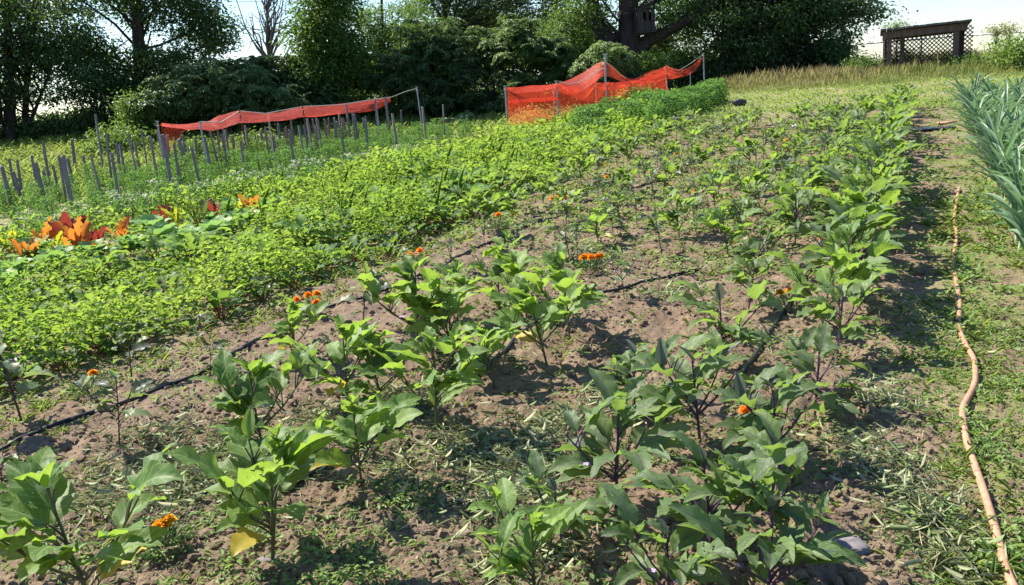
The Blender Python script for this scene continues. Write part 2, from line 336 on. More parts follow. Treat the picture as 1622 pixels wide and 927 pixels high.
def hose_mat():
    m = plain('orange_hose_rubber', (.42, .19, .115), (.56, .29, .19), 40, .5, .2, .002); nt = m.node_tree; um = N(nt, 'ShaderNodeUVMap', uv_map='uv'); mp = N(nt, 'ShaderNodeMapping'); mp.inputs['Scale'].default_value = (.6, 24, 1)
    no = N(nt, 'ShaderNodeTexNoise'); no.inputs['Scale'].default_value = 1; no.inputs['Detail'].default_value = 2; nt.links.new(um.outputs[0], mp.inputs[0]); nt.links.new(mp.outputs[0], no.inputs['Vector'])
    p = [n for n in nt.nodes if n.type == 'BSDF_PRINCIPLED'][0]; src = p.inputs['Base Color'].links[0].from_socket
    nt.links.new(mixc(nt, mth(nt, 'MULTIPLY', ramp_f(nt, no.outputs['Fac'], .58, .70), .4), src, (.2, .09, .05)), p.inputs['Base Color']); return m
def ground_mat():
    m, nt, out = newmat('garden_soil_and_turf'); tc = N(nt, 'ShaderNodeTexCoord')
    def noise(s, d=6, rg=.6):
        n = N(nt, 'ShaderNodeTexNoise'); n.inputs['Scale'].default_value = s; n.inputs['Detail'].default_value = d; n.inputs['Roughness'].default_value = rg
        nt.links.new(tc.outputs['Object'], n.inputs['Vector']); return n.outputs['Fac']
    n1 = noise(1.3, 5); n2 = noise(14, 8, .7); n3 = noise(90, 4, .7); n4 = noise(.35, 3)
    soil = ramp(nt, n2, [(.30, (.050, .031, .018)), (.5, (.160, .108, .064)), (.68, (.31, .225, .142))])
    soil = mixc(nt, mth(nt, 'MULTIPLY', ramp_f(nt, n1, .4, .62), .5), soil, (.31, .235, .17))
    soil = mixc(nt, mth(nt, 'MULTIPLY', ramp_f(nt, noise(2.6, 4), .5, .62), .55), soil, (.085, .052, .034))
    soil = mixc(nt, .35, soil, mixc(nt, n3, (.045, .03, .022), (.36, .27, .21)))
    grass = ramp(nt, n2, [(.3, (.09, .13, .035)), (.55, (.17, .20, .06)), (.75, (.26, .25, .11))])
    grass = mixc(nt, ramp_f(nt, noise(.8, 5), .45, .65), grass, (.27, .23, .13))
    g = N(nt, 'ShaderNodeAttribute', attribute_name='rnd')
    c = mixc(nt, g.outputs['Fac'], soil, grass)
    p = N(nt, 'ShaderNodeBsdfPrincipled'); nt.links.new(c, p.inputs['Base Color']); p.inputs['Roughness'].default_value = .95; p.inputs['Specular IOR Level'].default_value = .15
    bp = N(nt, 'ShaderNodeBump'); bp.inputs['Strength'].default_value = .9; bp.inputs['Distance'].default_value = .018
    nt.links.new(mth(nt, 'ADD', n2, mth(nt, 'MULTIPLY', n3, .5)), bp.inputs['Height']); nt.links.new(bp.outputs[0], p.inputs['Normal'])
    nt.links.new(p.outputs[0], out.inputs[0]); return m
M['ground'] = ground_mat(); M['hose'] = hose_mat()
def net_mat(name, dens, cells):
    m, nt, out = newmat(name); um = N(nt, 'ShaderNodeUVMap', uv_map='uv'); s = N(nt, 'ShaderNodeSeparateXYZ'); nt.links.new(um.outputs[0], s.inputs[0])
    def thr(q, w):
        return mth(nt, 'LESS_THAN', mth(nt, 'FRACT', mth(nt, 'MULTIPLY', q, cells)), w)
    a = mth(nt, 'ADD', s.outputs[0], s.outputs[1]); b = mth(nt, 'SUBTRACT', s.outputs[0], s.outputs[1])
    f = mth(nt, 'MAXIMUM', thr(a, dens), thr(b, dens))
    d = N(nt, 'ShaderNodeBsdfPrincipled'); d.inputs['Base Color'].default_value = (.75, .085, .055, 1); d.inputs['Roughness'].default_value = .6
    t = N(nt, 'ShaderNodeBsdfTranslucent'); t.inputs[0].default_value = (.9, .10, .04, 1)
    mx = N(nt, 'ShaderNodeMixShader'); mx.inputs[0].default_value = .5; nt.links.new(d.outputs[0], mx.inputs[1]); nt.links.new(t.outputs[0], mx.inputs[2])
    tr = N(nt, 'ShaderNodeBsdfTransparent'); m2 = N(nt, 'ShaderNodeMixShader'); nt.links.new(f, m2.inputs[0]); nt.links.new(tr.outputs[0], m2.inputs[1]); nt.links.new(mx.outputs[0], m2.inputs[2])
    nt.links.new(m2.outputs[0], out.inputs[0]); return m
M['net'] = net_mat('orange_mesh_net', .18, 70)
M['net_dense'] = net_mat('orange_mesh_net_folded', .31, 60)
M['net_open'] = net_mat('orange_mesh_net_wide', .13, 12)

# ------------------------------------------------------------------ ground sheet
def zone_grass(x, y):
    u = x*SA+y*CA; v = x*CA-y*SA
    edge = fbm(x*.6, y*.6, 5)*3
    g = ss(19.5, 22, u+edge*.6)                                  # mown turf at the top of the field
    g = np.maximum(g, ss(-9.5, -11.5, v))
    g = np.maximum(g, .55*ss(-4.6, -5.4, v))
    pathm = ss(-.1, .2, v)*(1-ss(1.2, 2., v))*ss(.38, .62, fbm(x*2.2, y*2.2, 9))*.7
    g = np.maximum(g, pathm)
    g = np.maximum(g, .5*ss(2.6, 3.6, v))
    return np.clip(g, 0, 1)
def micro(x, y):
    u = x*SA+y*CA; v = x*CA-y*SA
    m = (1-.75*zone_grass(x, y))*(1-.7*ss(.1, .5, v))
    r = np.hypot(x, y); fade = 1-ss(9, 22, r)
    row = .035*np.exp(-((v+2.4)/.55)**2)+.03*np.exp(-((v+.75)/.5)**2)+.035*np.exp(-((v+4.05)/.5)**2)
    rid = lambda f, s: (1-np.abs(2*vn(x*f, y*f, s)-1))
    d = .055*(fbm(x*2.3, y*2.3, 1)-.5)+.03*(vn(x*5, y*5, 12)-.5)+.030*(vn(x*8, y*8, 2)-.5)+.026*(rid(15, 3)-.6)*vn(x*3, y*3, 8)+.016*(vn(x*32, y*32, 4)-.5)+.010*(vn(x*70, y*70, 6)-.5)
    return (row*(1-ss(12, 20, u))+d*m)*fade
def ground():
    th = np.concatenate([np.linspace(-180, -42, 24)[:-1], np.linspace(-42, 42, 620), np.linspace(42, 180, 24)[1:]])
    th = np.radians(th)[:-1]      # wraps
    r = np.concatenate([np.geomspace(.25, 1.8, 14)[:-1], np.geomspace(1.8, 26, 660)[:-1], np.geomspace(26, 70, 60)[:-1], np.geomspace(70, 900, 16)])
    R, T = np.meshgrid(r, th, indexing='ij'); x = R*np.sin(T); y = R*np.cos(T); z = Z(x, y)+micro(x, y)
    z = np.where(R > 120, z-(R-120)*.01, z)
    V = np.stack([x, y, z], -1).reshape(-1, 3); m = len(th); n = len(r)
    I, J = np.meshgrid(np.arange(n-1), np.arange(m), indexing='ij'); J2 = (J+1) % m
    F = np.stack([I*m+J, (I+1)*m+J, (I+1)*m+J2, I*m+J2], -1).reshape(-1, 4)[:, ::-1]
    b = MB(); b.add(V, F, None, zone_grass(x, y).ravel())
    c = np.vstack([V[:m], [0, 0, zz(0, 0)]]); b.add(c, [((k+1) % m, k, m) for k in range(m)], None, 0.)
    tag(link('ground', b.mesh('ground', M['ground'])), None, None, kind='structure')
ground()
def gz(x, y): return Z(x, y)+micro(x, y)
def g1(x, y): return float(gz(np.float64(x), np.float64(y)))

# scatter helper: points with a density that falls with distance, as seen from the garden edge
def scat(n, r0, r1, a0=-40, a1=40, pw=0.0):
    q = rng.random(n); 
    if pw == 0: r = r0*(r1/r0)**q
    else: r = (r0**pw+q*(r1**pw-r0**pw))**(1/pw)
    a = np.radians(rng.uniform(a0, a1, n)); x = r*np.sin(a); y = r*np.cos(a)
    return x, y, x*SA+y*CA, x*CA-y*SA, r

# ------------------------------------------------------------------ soil crumbs
def clods():
    x, y, u, v, r = scat(42000, 1.8, 12, -36, 36)
    k = (v > -5.0) & (v < 2.6) & (rng.random(len(x)) < np.where(v > .1, .35, 1)*(.35+.65*ss(.35, .6, fbm(x*2, y*2, 21))))
    x, y = x[k], y[k]; n = len(x)
    g = (1+5**.5)/2
    ico = np.array([(-1, g, 0), (1, g, 0), (-1, -g, 0), (1, -g, 0), (0, -1, g), (0, 1, g), (0, -1, -g), (0, 1, -g), (g, 0, -1), (g, 0, 1), (-g, 0, -1), (-g, 0, 1)])/1.9
    F = np.array([(0, 11, 5), (0, 5, 1), (0, 1, 7), (0, 7, 10), (0, 10, 11), (1, 5, 9), (5, 11, 4), (11, 10, 2), (10, 7, 6), (7, 1, 8), (3, 9, 4), (3, 4, 2), (3, 2, 6), (3, 6, 8), (3, 8, 9), (4, 9, 5), (2, 4, 11), (6, 2, 10), (8, 6, 7), (9, 8, 1)])
    s = .0035+.024*rng.random(n)**5+.004*rng.random(n); sq = rng.uniform(.55, .9, n)
    V = ico[None]*(1+rng.uniform(-.4, .35, (n, 12, 1)))*s[:, None, None]; V[:, :, 2] *= sq[:, None]; V[:, :, 0] *= rng.uniform(.7, 1.3, n)[:, None]; V[:, :, 1] *= rng.uniform(.7, 1.3, n)[:, None]
    V = V+np.stack([x, y, gz(x, y)+s*.05], 1)[:, None]
    b = MB(); b.add(V.reshape(-1, 3), (np.arange(n)[:, None, None]*12+F[None]).reshape(-1, 3), None, 0.)
    tag(link('soil_clods', b.mesh('soil_clods', M['ground'], False)), 'loose crumbs and clods of brown soil between the eggplant rows', 'soil', kind='stuff')
clods()

# ------------------------------------------------------------------ weeds, clippings, grass (stuff)
def ground_weeds():
    b = MB()
    x, y, u, v, r = scat(27000, 1.9, 24, -38, 38)
    nz = fbm(x*1.4, y*1.4, 31); fine = fbm(x*5, y*5, 33)
    path = ss(-.15, .15, v)*(1-ss(1.1, 1.6, v))
    dens = .09+.38*ss(.52, .7, nz)
    dens = np.where((v < -2.9) & (v > -4.5) & (u < 9), .10+.2*ss(.55, .7, nz), dens)
    dens = np.where((np.abs(v+1.5) < .35), dens*1.9, dens)
    dens = np.maximum(dens, path*(.3+.6*ss(.42, .6, nz))); dens = np.where(v > 1.5, .35, dens)
    dens = np.maximum(dens, .8*ss(5.5, 10.5, u))
    k = (rng.random(len(x)) < dens*ss(.3, .5, fine)) & (v > -4.9) & (v < 6) & (u < 22)
    x, y, v, r = x[k], y[k], v[k], r[k]; n = len(x); m = 9
    sc_ = rng.uniform(.5, 1.25, n)*np.clip(r/5, .8, 2.0)
    cx = np.repeat(x, m); cy = np.repeat(y, m); s = np.repeat(sc_, m)
    a = rng.uniform(0, 6.283, n*m); off = rng.random(n*m)**.7*.05*s
    px = cx+np.cos(a)*off; py = cy+np.sin(a)*off; hz = rng.random(n*m)*.035*s
    rr = np.clip(np.repeat(rng.random(n), m)*.7+rng.random(n*m)*.3, 0, 1)
    L = rng.uniform(.014, .036, n*m)*s
    hexl(b, np.stack([px, py, gz(px, py)+hz+.003], 1), a+rng.normal(0, .5, n*m), rng.uniform(-.2, .9, n*m), L, L*rng.uniform(.3, .65, n*m), .25, .2, rng.normal(0, .3, n*m), rr)
    tag(link('ground_weeds', b.mesh('ground_weeds', M['weed'])), 'low seedling weeds scattered over the bare soil and the path', 'weeds', kind='stuff')
ground_weeds()
def path_grass():
    b = MB()
    x, y, u, v, r = scat(26000, 1.9, 24, -38, 38)
    nz = fbm(x*1.7, y*1.7, 41)
    path = ss(-.05, .25, v)*(1-.8*ss(1.0, 1.4, v)); dens = np.maximum(.03+.25*ss(.6, .75, nz), path*(.2+.75*ss(.45, .62, nz)))
    dens = np.where(v < -4.4, .5, dens)
    k = (rng.random(len(x)) < dens) & (v > -5.3) & (v < 7) & (u < 22)
    x, y, r, v = x[k], y[k], r[k], v[k]; n = len(x); m = 8
    s = np.repeat(rng.uniform(.45, 1.3, n)*np.clip(r/6, .8, 1.6), m)
    a = rng.uniform(0, 6.283, n*m); px = np.repeat(x, m)+np.cos(a)*.02*s; py = np.repeat(y, m)+np.sin(a)*.02*s
    L = rng.uniform(.02, .07, n*m)*s
    hexl(b, np.stack([px, py, gz(px, py)], 1), a, rng.uniform(.5, 1.4, n*m), L, rng.uniform(.0015, .0033, n*m)*np.clip(s, .9, 2), .3, rng.uniform(.2, .8, n*m), None)
    tag(link('path_grass', b.mesh('path_grass', M['grass'])), 'thin grass tufts along the hose path and bed edges', 'grass', kind='stuff')
path_grass()
def clippings():
    b = MB()
    C = []
    for px, py, w, h, n in [(330, 745, 110, 38, 900), (250, 700, 60, 25, 260), (760, 715, 90, 40, 700), (850, 745, 70, 45, 620), (800, 790, 90, 50, 600), (880, 680, 60, 30, 350), (170, 790, 110, 40, 600), (300, 800, 80, 40, 300), (830, 890, 110, 40, 420),
                            (560, 660, 120, 25, 400), (650, 640, 50, 20, 200), (1390, 740, 60, 60, 420), (1450, 800, 60, 80, 500), (1480, 880, 60, 50, 260), (1400, 640, 40, 50, 300), (960, 425, 70, 22, 380), (930, 405, 60, 22, 300), (1060, 470, 60, 20, 250),
                            (1180, 400, 80, 40, 380), (1150, 350, 90, 30, 420), (1080, 300, 80, 25, 400), (1180, 290, 90, 30, 450), (1450, 500, 60, 60, 350), (970, 640, 60, 40, 260), (640, 770, 60, 30, 160), (420, 780, 60, 30, 140), (860, 500, 90, 30, 250), (1230, 560, 60, 60, 200)]:
        x, y, d = hit(px, py); k = d/FPX
        gx = rng.normal(0, .5, n)*w*k; gy = rng.normal(0, .5, n)*h*k*2.4
        n2 = int(n*.45); n = int(n*.6); gx = gx[:n]; gy = gy[:n]; C.append(np.stack([x+gx, y+gy, np.full(n, 1.)], 1)); n = n2; gx2 = rng.normal(0, .75, n)*w*k; gy2 = rng.normal(0, .75, n)*h*k*2.4; C.append(np.stack([x+gx2, y+gy2, np.full(n, 1.)], 1))
    C = np.concatenate(C); n = len(C); x, y = C[:, 0], C[:, 1]
    r = np.hypot(x, y)
    hexl(b, np.stack([x, y, gz(x, y)+.008+rng.random(n)*.04], 1), rng.uniform(0, 6.28, n), rng.normal(0, .25, n), rng.uniform(.02, .09, n), rng.uniform(.0014, .0032, n)*np.clip(r/4, 1, 2.2), .2, rng.uniform(-.6, .8, n), rng.normal(0, .6, n))
    q = rng.choice(n, n//2, replace=False); xx = x[q]+rng.normal(0, .03, len(q)); yy = y[q]+rng.normal(0, .03, len(q)); L = rng.uniform(.012, .038, len(q))
    hexl(b, np.stack([xx, yy, gz(xx, yy)+.005+rng.random(len(q))*.03], 1), rng.uniform(0, 6.28, len(q)), rng.normal(.1, .4, len(q)), L, L*rng.uniform(.15, .32, len(q)), .5, .5, rng.normal(0, .9, len(q)))
    # dry litter strewn thinly everywhere
    x, y, u, v, r = scat(9000, 1.9, 18, -38, 38); k = (v > -4.6) & (v < 3) & (rng.random(len(x)) < .25+.75*ss(.45, .65, fbm(x, y, 51))); x, y, r = x[k], y[k], r[k]; n = len(x)
    hexl(b, np.stack([x, y, gz(x, y)+.004+rng.random(n)*.012], 1), rng.uniform(0, 6.28, n), rng.normal(0, .2, n), rng.uniform(.02, .09, n), rng.uniform(.0025, .007, n)*np.clip(r/4, 1, 2), .2, .1, rng.normal(0, .6, n))
    tag(link('weed_clippings', b.mesh('weed_clippings', M['hay'])), 'wilted pulled weeds and grass clippings lying between the rows', 'clippings', kind='stuff')
clippings()
def field_turf():
    b = MB()
    x, y, u, v, r = scat(30000, 15, 60, -40, 40)
    k = (((u > 20.5) & (v > -6)) | ((v < -15) & (u > 6)) | ((v < -8.5) & (u > 24))) & (u < 40)
    x, y, r = x[k], y[k], r[k]; n = len(x); m = 3; a = rng.uniform(0, 6.28, n*m)
    px = np.repeat(x, m)+rng.normal(0, .12, n*m); py = np.repeat(y, m)+rng.normal(0, .12, n*m); lo = np.repeat((x*CA-y*SA < -9), m)
    L = rng.uniform(.05, .12, n*m)*(1+2.2*lo); 
    hexl(b, np.stack([px, py, Z(px, py)], 1), a, rng.uniform(.3, 1.3, n*m), L, rng.uniform(.02, .04, n*m), .3, .3, None, np.clip(rng.random(n*m)*.7+.4*fbm(px*.5, py*.5, 3), 0, 1))
    tag(link('mown_grass', b.mesh('mown_grass', M['grass'])), 'short pale grass beyond the ends of the vegetable rows', 'grass', kind='stuff')
    b = MB(); P = []
    x, y, u, v, r = scat(60000, 22, 46, -6, 42)
    ee = u-28.3-3.5*(fbm(x*.35, y*.35, 6)-.5); dens = np.where(v > -6.5, ss(-.6, .8, ee)*(.25+.75*ss(.3, .6, fbm(x*.9, y*.9, 14))), 0.)
    k = (rng.random(len(x)) < dens) & (u < 41); x, y = x[k], y[k]
    x2, y2, u2, v2, r2 = scat(20000, 20, 42, -40, -2)
    k2 = (((v2 < -17.5) & (u2 > 10)) | ((v2 < -12.5) & (u2 > 26))) & (rng.random(len(x2)) < .6); x = np.concatenate([x, x2[k2]]); y = np.concatenate([y, y2[k2]])
    n = len(x); m = 3; px = np.repeat(x, m)+rng.normal(0, .1, n*m); py = np.repeat(y, m)+rng.normal(0, .1, n*m)
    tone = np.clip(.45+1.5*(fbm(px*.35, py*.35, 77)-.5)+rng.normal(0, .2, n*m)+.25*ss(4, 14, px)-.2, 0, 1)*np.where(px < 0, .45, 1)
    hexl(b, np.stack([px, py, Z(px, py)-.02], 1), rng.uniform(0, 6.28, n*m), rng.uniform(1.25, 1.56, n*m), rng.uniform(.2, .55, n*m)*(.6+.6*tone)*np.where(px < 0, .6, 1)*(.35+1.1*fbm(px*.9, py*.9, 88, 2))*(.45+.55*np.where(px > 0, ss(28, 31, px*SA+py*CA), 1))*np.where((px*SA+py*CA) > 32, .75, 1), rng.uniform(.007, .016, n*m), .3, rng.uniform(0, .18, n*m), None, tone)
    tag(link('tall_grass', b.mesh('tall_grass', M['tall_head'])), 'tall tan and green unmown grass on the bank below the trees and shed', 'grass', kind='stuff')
field_turf()

def field_greens():
    """the dense mixed bed: leafy ground cover no one could count"""
    b = MB()
    x, y, u, v, r = scat(26000, 4.5, 32, -42, 22, .6)
    k = (v < -4.95-.25*fbm(x*2, y*2, 3)) & (v > -10.6) & (u > 2) & (u < 24.5) & ~((v < -9.2) & (u < 11) & (rng.random(len(x)) < .3))
    k &= ~((v > -9.7) & (v < -7.5) & (u < 10.5) & (rng.random(len(x)) < .75))
    k &= ~((v > -7) & (u < 7.5) & (rng.random(len(x)) < .35))
    x, y, u, v, r = x[k], y[k], u[k], v[k], r[k]; n = len(x); m = 13
    tone = np.clip(.5+1.5*(fbm(x*1.3, y*1.3, 61)-.5)+.5*(fbm(v*2.2, u*.3, 4)-.5)+.10*ss(7, 13, u)+rng.normal(0, .17, n), 0, 1)
    hmax = (.08+.50*ss(.25, .8, fbm(x*1.6, y*1.6, 63))+.05*ss(8, 16, u))*(.6+.7*rng.random(n))
    S_ = np.repeat(np.clip(r/13, .75, 1.5), m); a = rng.uniform(0, 6.28, n*m); off = rng.random(n*m)**.6*.13*S_
    px = np.repeat(x, m)+np.cos(a)*off; py = np.repeat(y, m)+np.sin(a)*off; hh = np.repeat(hmax, m)*rng.random(n*m)**.55*(1-.5*off/.2)
    L = rng.uniform(.028, .075, n*m)*S_; big = np.repeat(rng.random(n) < .16, m); L = np.where(big, L*1.7, L)
    hexl(b, np.stack([px, py, Z(px, py)+np.maximum(hh, .01)], 1), a+rng.normal(0, .6, n*m), rng.uniform(-.3, 1.0, n*m), L, L*rng.uniform(.35, .75, n*m), .3, .25, rng.normal(0, .4, n*m), np.clip(np.repeat(tone, m)+rng.normal(0, .16, n*m), 0, 1))
    tag(link('mixed_greens', b.mesh('mixed_greens', M['greens'])), 'bright green leafy crops and weeds filling the wide bed', 'greens', kind='stuff')
    # stalks rising above it
    b = MB(); x, y, u, v, r = scat(1300, 8, 26, -30, 10); k = (v < -5.6) & (v > -9.5) & (u > 8); x, y = x[k], y[k]; n = len(x); m = 7
    t = np.tile(np.linspace(.3, 1, m), n); hh = np.repeat(rng.uniform(.35, .6, n), m)*t; a = rng.uniform(0, 6.28, n*m)
    lx = np.repeat(rng.normal(0, .05, n), m)*t; px = np.repeat(x, m)+lx+rng.normal(0, .035, n*m); py = np.repeat(y, m)+rng.normal(0, .035, n*m); L = rng.uniform(.018, .04, n*m)
    hexl(b, np.stack([px, py, Z(px, py)+hh], 1), a, rng.uniform(0, .9, n*m), L, L*.4, .3, .2, None, np.clip(.75+rng.normal(0, .2, n*m), 0, 1))
    hexl(b, np.stack([x, y, Z(x, y)], 1), 0, 1.5, rng.uniform(.25, .6, n), .005, .3, rng.uniform(-.2, .3, n), None, .5)
    tag(link('seeding_stalks', b.mesh('seeding_stalks', M['greens'])), 'thin yellow green seeding stalks standing over the wide leafy bed', 'stalks', kind='stuff')
field_greens()

ORD = ['first', 'second', 'third', 'fourth', 'fifth', 'sixth', 'seventh', 'eighth', 'ninth', 'tenth', 'eleventh', 'twelfth', 'thirteenth', 'fourteenth', 'fifteenth', 'sixteenth', 'seventeenth', 'eighteenth', 'nineteenth', 'twentieth',
       'twenty first', 'twenty second', 'twenty third', 'twenty fourth', 'twenty fifth', 'twenty sixth', 'twenty seventh', 'twenty eighth', 'twenty ninth', 'thirtieth', 'thirty first', 'thirty second', 'thirty third', 'thirty fourth', 'thirty fifth', 'thirty sixth', 'thirty seventh', 'thirty eighth', 'thirty ninth', 'fortieth']

# ------------------------------------------------------------------ eggplants
def eggplant_parts(kind, seed):
    """unit plant about 0.5 m tall; returns (part name, mesh) list: stem, foliage, maybe flower and yellow leaf"""
    global rnd
    keep = rnd; rnd = random.Random(seed); st, fo, fl, ye = MB(), MB(), MB(), MB()
    cfg = {'G': dict(nl=(25, 33), L=(.12, .21), ar=.54, el=(.4, 1.15), droop=(.4, 1.2), lobe=.14, wav=.11, pet=.06, br=3, sr=.007),
           'P': dict(nl=(27, 34), L=(.14, .25), ar=.43, el=(.25, 1.1), droop=(.5, 1.4), lobe=.24, wav=.13, pet=.07, br=4, sr=.008),
           'Y': dict(nl=(12, 17), L=(.11, .18), ar=.58, el=(.0, .9), droop=(.4, 1.3), lobe=.24, wav=.11, pet=.05, br=2, sr=.0055)}[kind]
    H = .40 if kind != 'Y' else .42
    lean = Vector((rnd.uniform(-.04, .04), rnd.uniform(-.04, .04), 0))
    main = [Vector((0, 0, -.03)), Vector((0, 0, .08))+lean*.3, Vector((0, 0, .22))+lean*.8, Vector((0, 0, H))+lean*1.3]
    axes = [(main, 1.0)]
    for k in range(cfg['br']):
        a = k*2.4+rnd.uniform(0, 1.5); t = rnd.uniform(.10, .2) if kind != 'Y' else rnd.uniform(.16, .26)
        o = Vector((0, 0, t))+lean*(t*2); q = rnd.uniform(.13, .22)*(.75 if kind == 'Y' else 1); up = rnd.uniform(.14, .24)
        axes.append(([o, o+Vector((cos(a)*q*.5, sin(a)*q*.5, up*.4)), o+Vector((cos(a)*q, sin(a)*q, up))], .75))
    for pts, rs in axes:
        n = len(pts); tube(st, pts, [cfg['sr']*rs*(1-.55*i/(n-1)) for i in range(n)], 6, rnd.random())
    nl = rnd.randint(*cfg['nl']); ga = rnd.uniform(0, 6)
    def on(pts, t):
        k = t*(len(pts)-1); i = min(int(k), len(pts)-2); return pts[i].lerp(pts[i+1], k-i)
    for i in range(nl):
        ax = axes[i % len(axes)] if i > nl*.4 else axes[0]; pts = ax[0]
        lo = .30 if pts is main else .35
        if kind == 'Y': lo = .45
        t = lo+(1-lo)*((i*.618) % 1)
        p = on(pts, t); ga += 2.4; az = ga+rnd.uniform(-.4, .4)
        if pts is not main and rnd.random() < .6:
            az = math.atan2(pts[-1].y, pts[-1].x)+rnd.uniform(-1.2, 1.2)
        top = t; el = cfg['el'][0]+(cfg['el'][1]-cfg['el'][0])*(top**1.5)*rnd.uniform(.6, 1.1); L = rnd.uniform(*cfg['L'])*(1.0 if t < .85 else .62)
        pl = cfg['pet']*rnd.uniform(.6, 1.3)*(1 if t < .85 else .5)
        e2 = el+.25; q = p+Vector((cos(az)*cos(e2), sin(az)*cos(e2), sin(e2)))*pl
        tube(st, [p, (p+q)/2+Vector((0, 0, .004)), q], [.0032, .0028, .0024], 5, rnd.random())
        tgt, mt = (ye, 0) if (kind == 'G' and i == 0 and t < .6 and seed % 2 == 0) else (fo, 0)
        grid_leaf(tgt, q, az, el, L, L*cfg['ar']*rnd.uniform(.85, 1.2), rnd.uniform(*cfg['droop']), rnd.uniform(.1, .55), cfg['lobe']*rnd.uniform(.5, 1.2), 3, cfg['wav']*rnd.uniform(.5, 1.3), rnd.uniform(-.5, .5), rnd.random(), mt, 10, 3)
    tip = MB() if kind == 'P' else fo
    for i in range({'G': 6, 'Y': 3}.get(kind, 1+(seed % 2)*2)):       # young tip leaves, upright
        p = axes[i % len(axes)][0][-1]; az = rnd.uniform(0, 6.28); L = rnd.uniform(.05, .11) if kind != 'P' else rnd.uniform(.07, .16)
        grid_leaf(tip, p, az, rnd.uniform(.9, 1.4), L, L*.42, .4, .7, .15, 2, .05, 0, rnd.random()*.6+.4, 0, 6, 2)
    parts = []
    mm = {'G': ('stem_g', 'egg_g'), 'P': ('stem_p', 'egg_p'), 'Y': ('stem_y', 'egg_y')}[kind]
    parts.append(('stem', st.mesh('eggplant_stem', M[mm[0]]))); parts.append(('foliage', fo.mesh('eggplant_foliage', M[mm[1]])))
    if kind == 'P' and tip.n: parts.append(('young_leaves', tip.mesh('eggplant_young_leaves', M['egg_tip'])))
    if ye.n: parts.append(('yellow_leaf', ye.mesh('eggplant_yellow_leaf', M['yellow_leaf'])))
    if kind == 'P' or seed % 3 == 0:
        for q in range(2 if kind == 'P' else 1):
            fl = MB(); p = on(axes[(q+1) % len(axes)][0], .55)+Vector((rnd.uniform(-.04, .04), rnd.uniform(-.04, .04), -.01))
            n = 6; a = np.arange(n)/n*6.283; hexl(fl, np.tile(np.array(tuple(p)), (n, 1)), a, .1, .017, .013, .1, .1, 0)
            parts.append(('flower', fl.mesh('eggplant_flower', M['lilac'])))
    rnd = keep; return parts
EG = {k: [eggplant_parts(k, s) for s in range(n)] for k, n in (('G', 6), ('P', 7), ('Y', 7))}
NEGG = {'G': 0, 'P': 0, 'Y': 0}
def egg(kind, x, y, h, label, group, rz=None):
    i = NEGG[kind]; NEGG[kind] += 1; ps = EG[kind][i % len(EG[kind])]
    return place('eggplant', ps, (x, y, g1(x, y)-.005), rnd.uniform(0, 6.28) if rz is None else rz, h/.52, label, 'eggplant', group, .06)
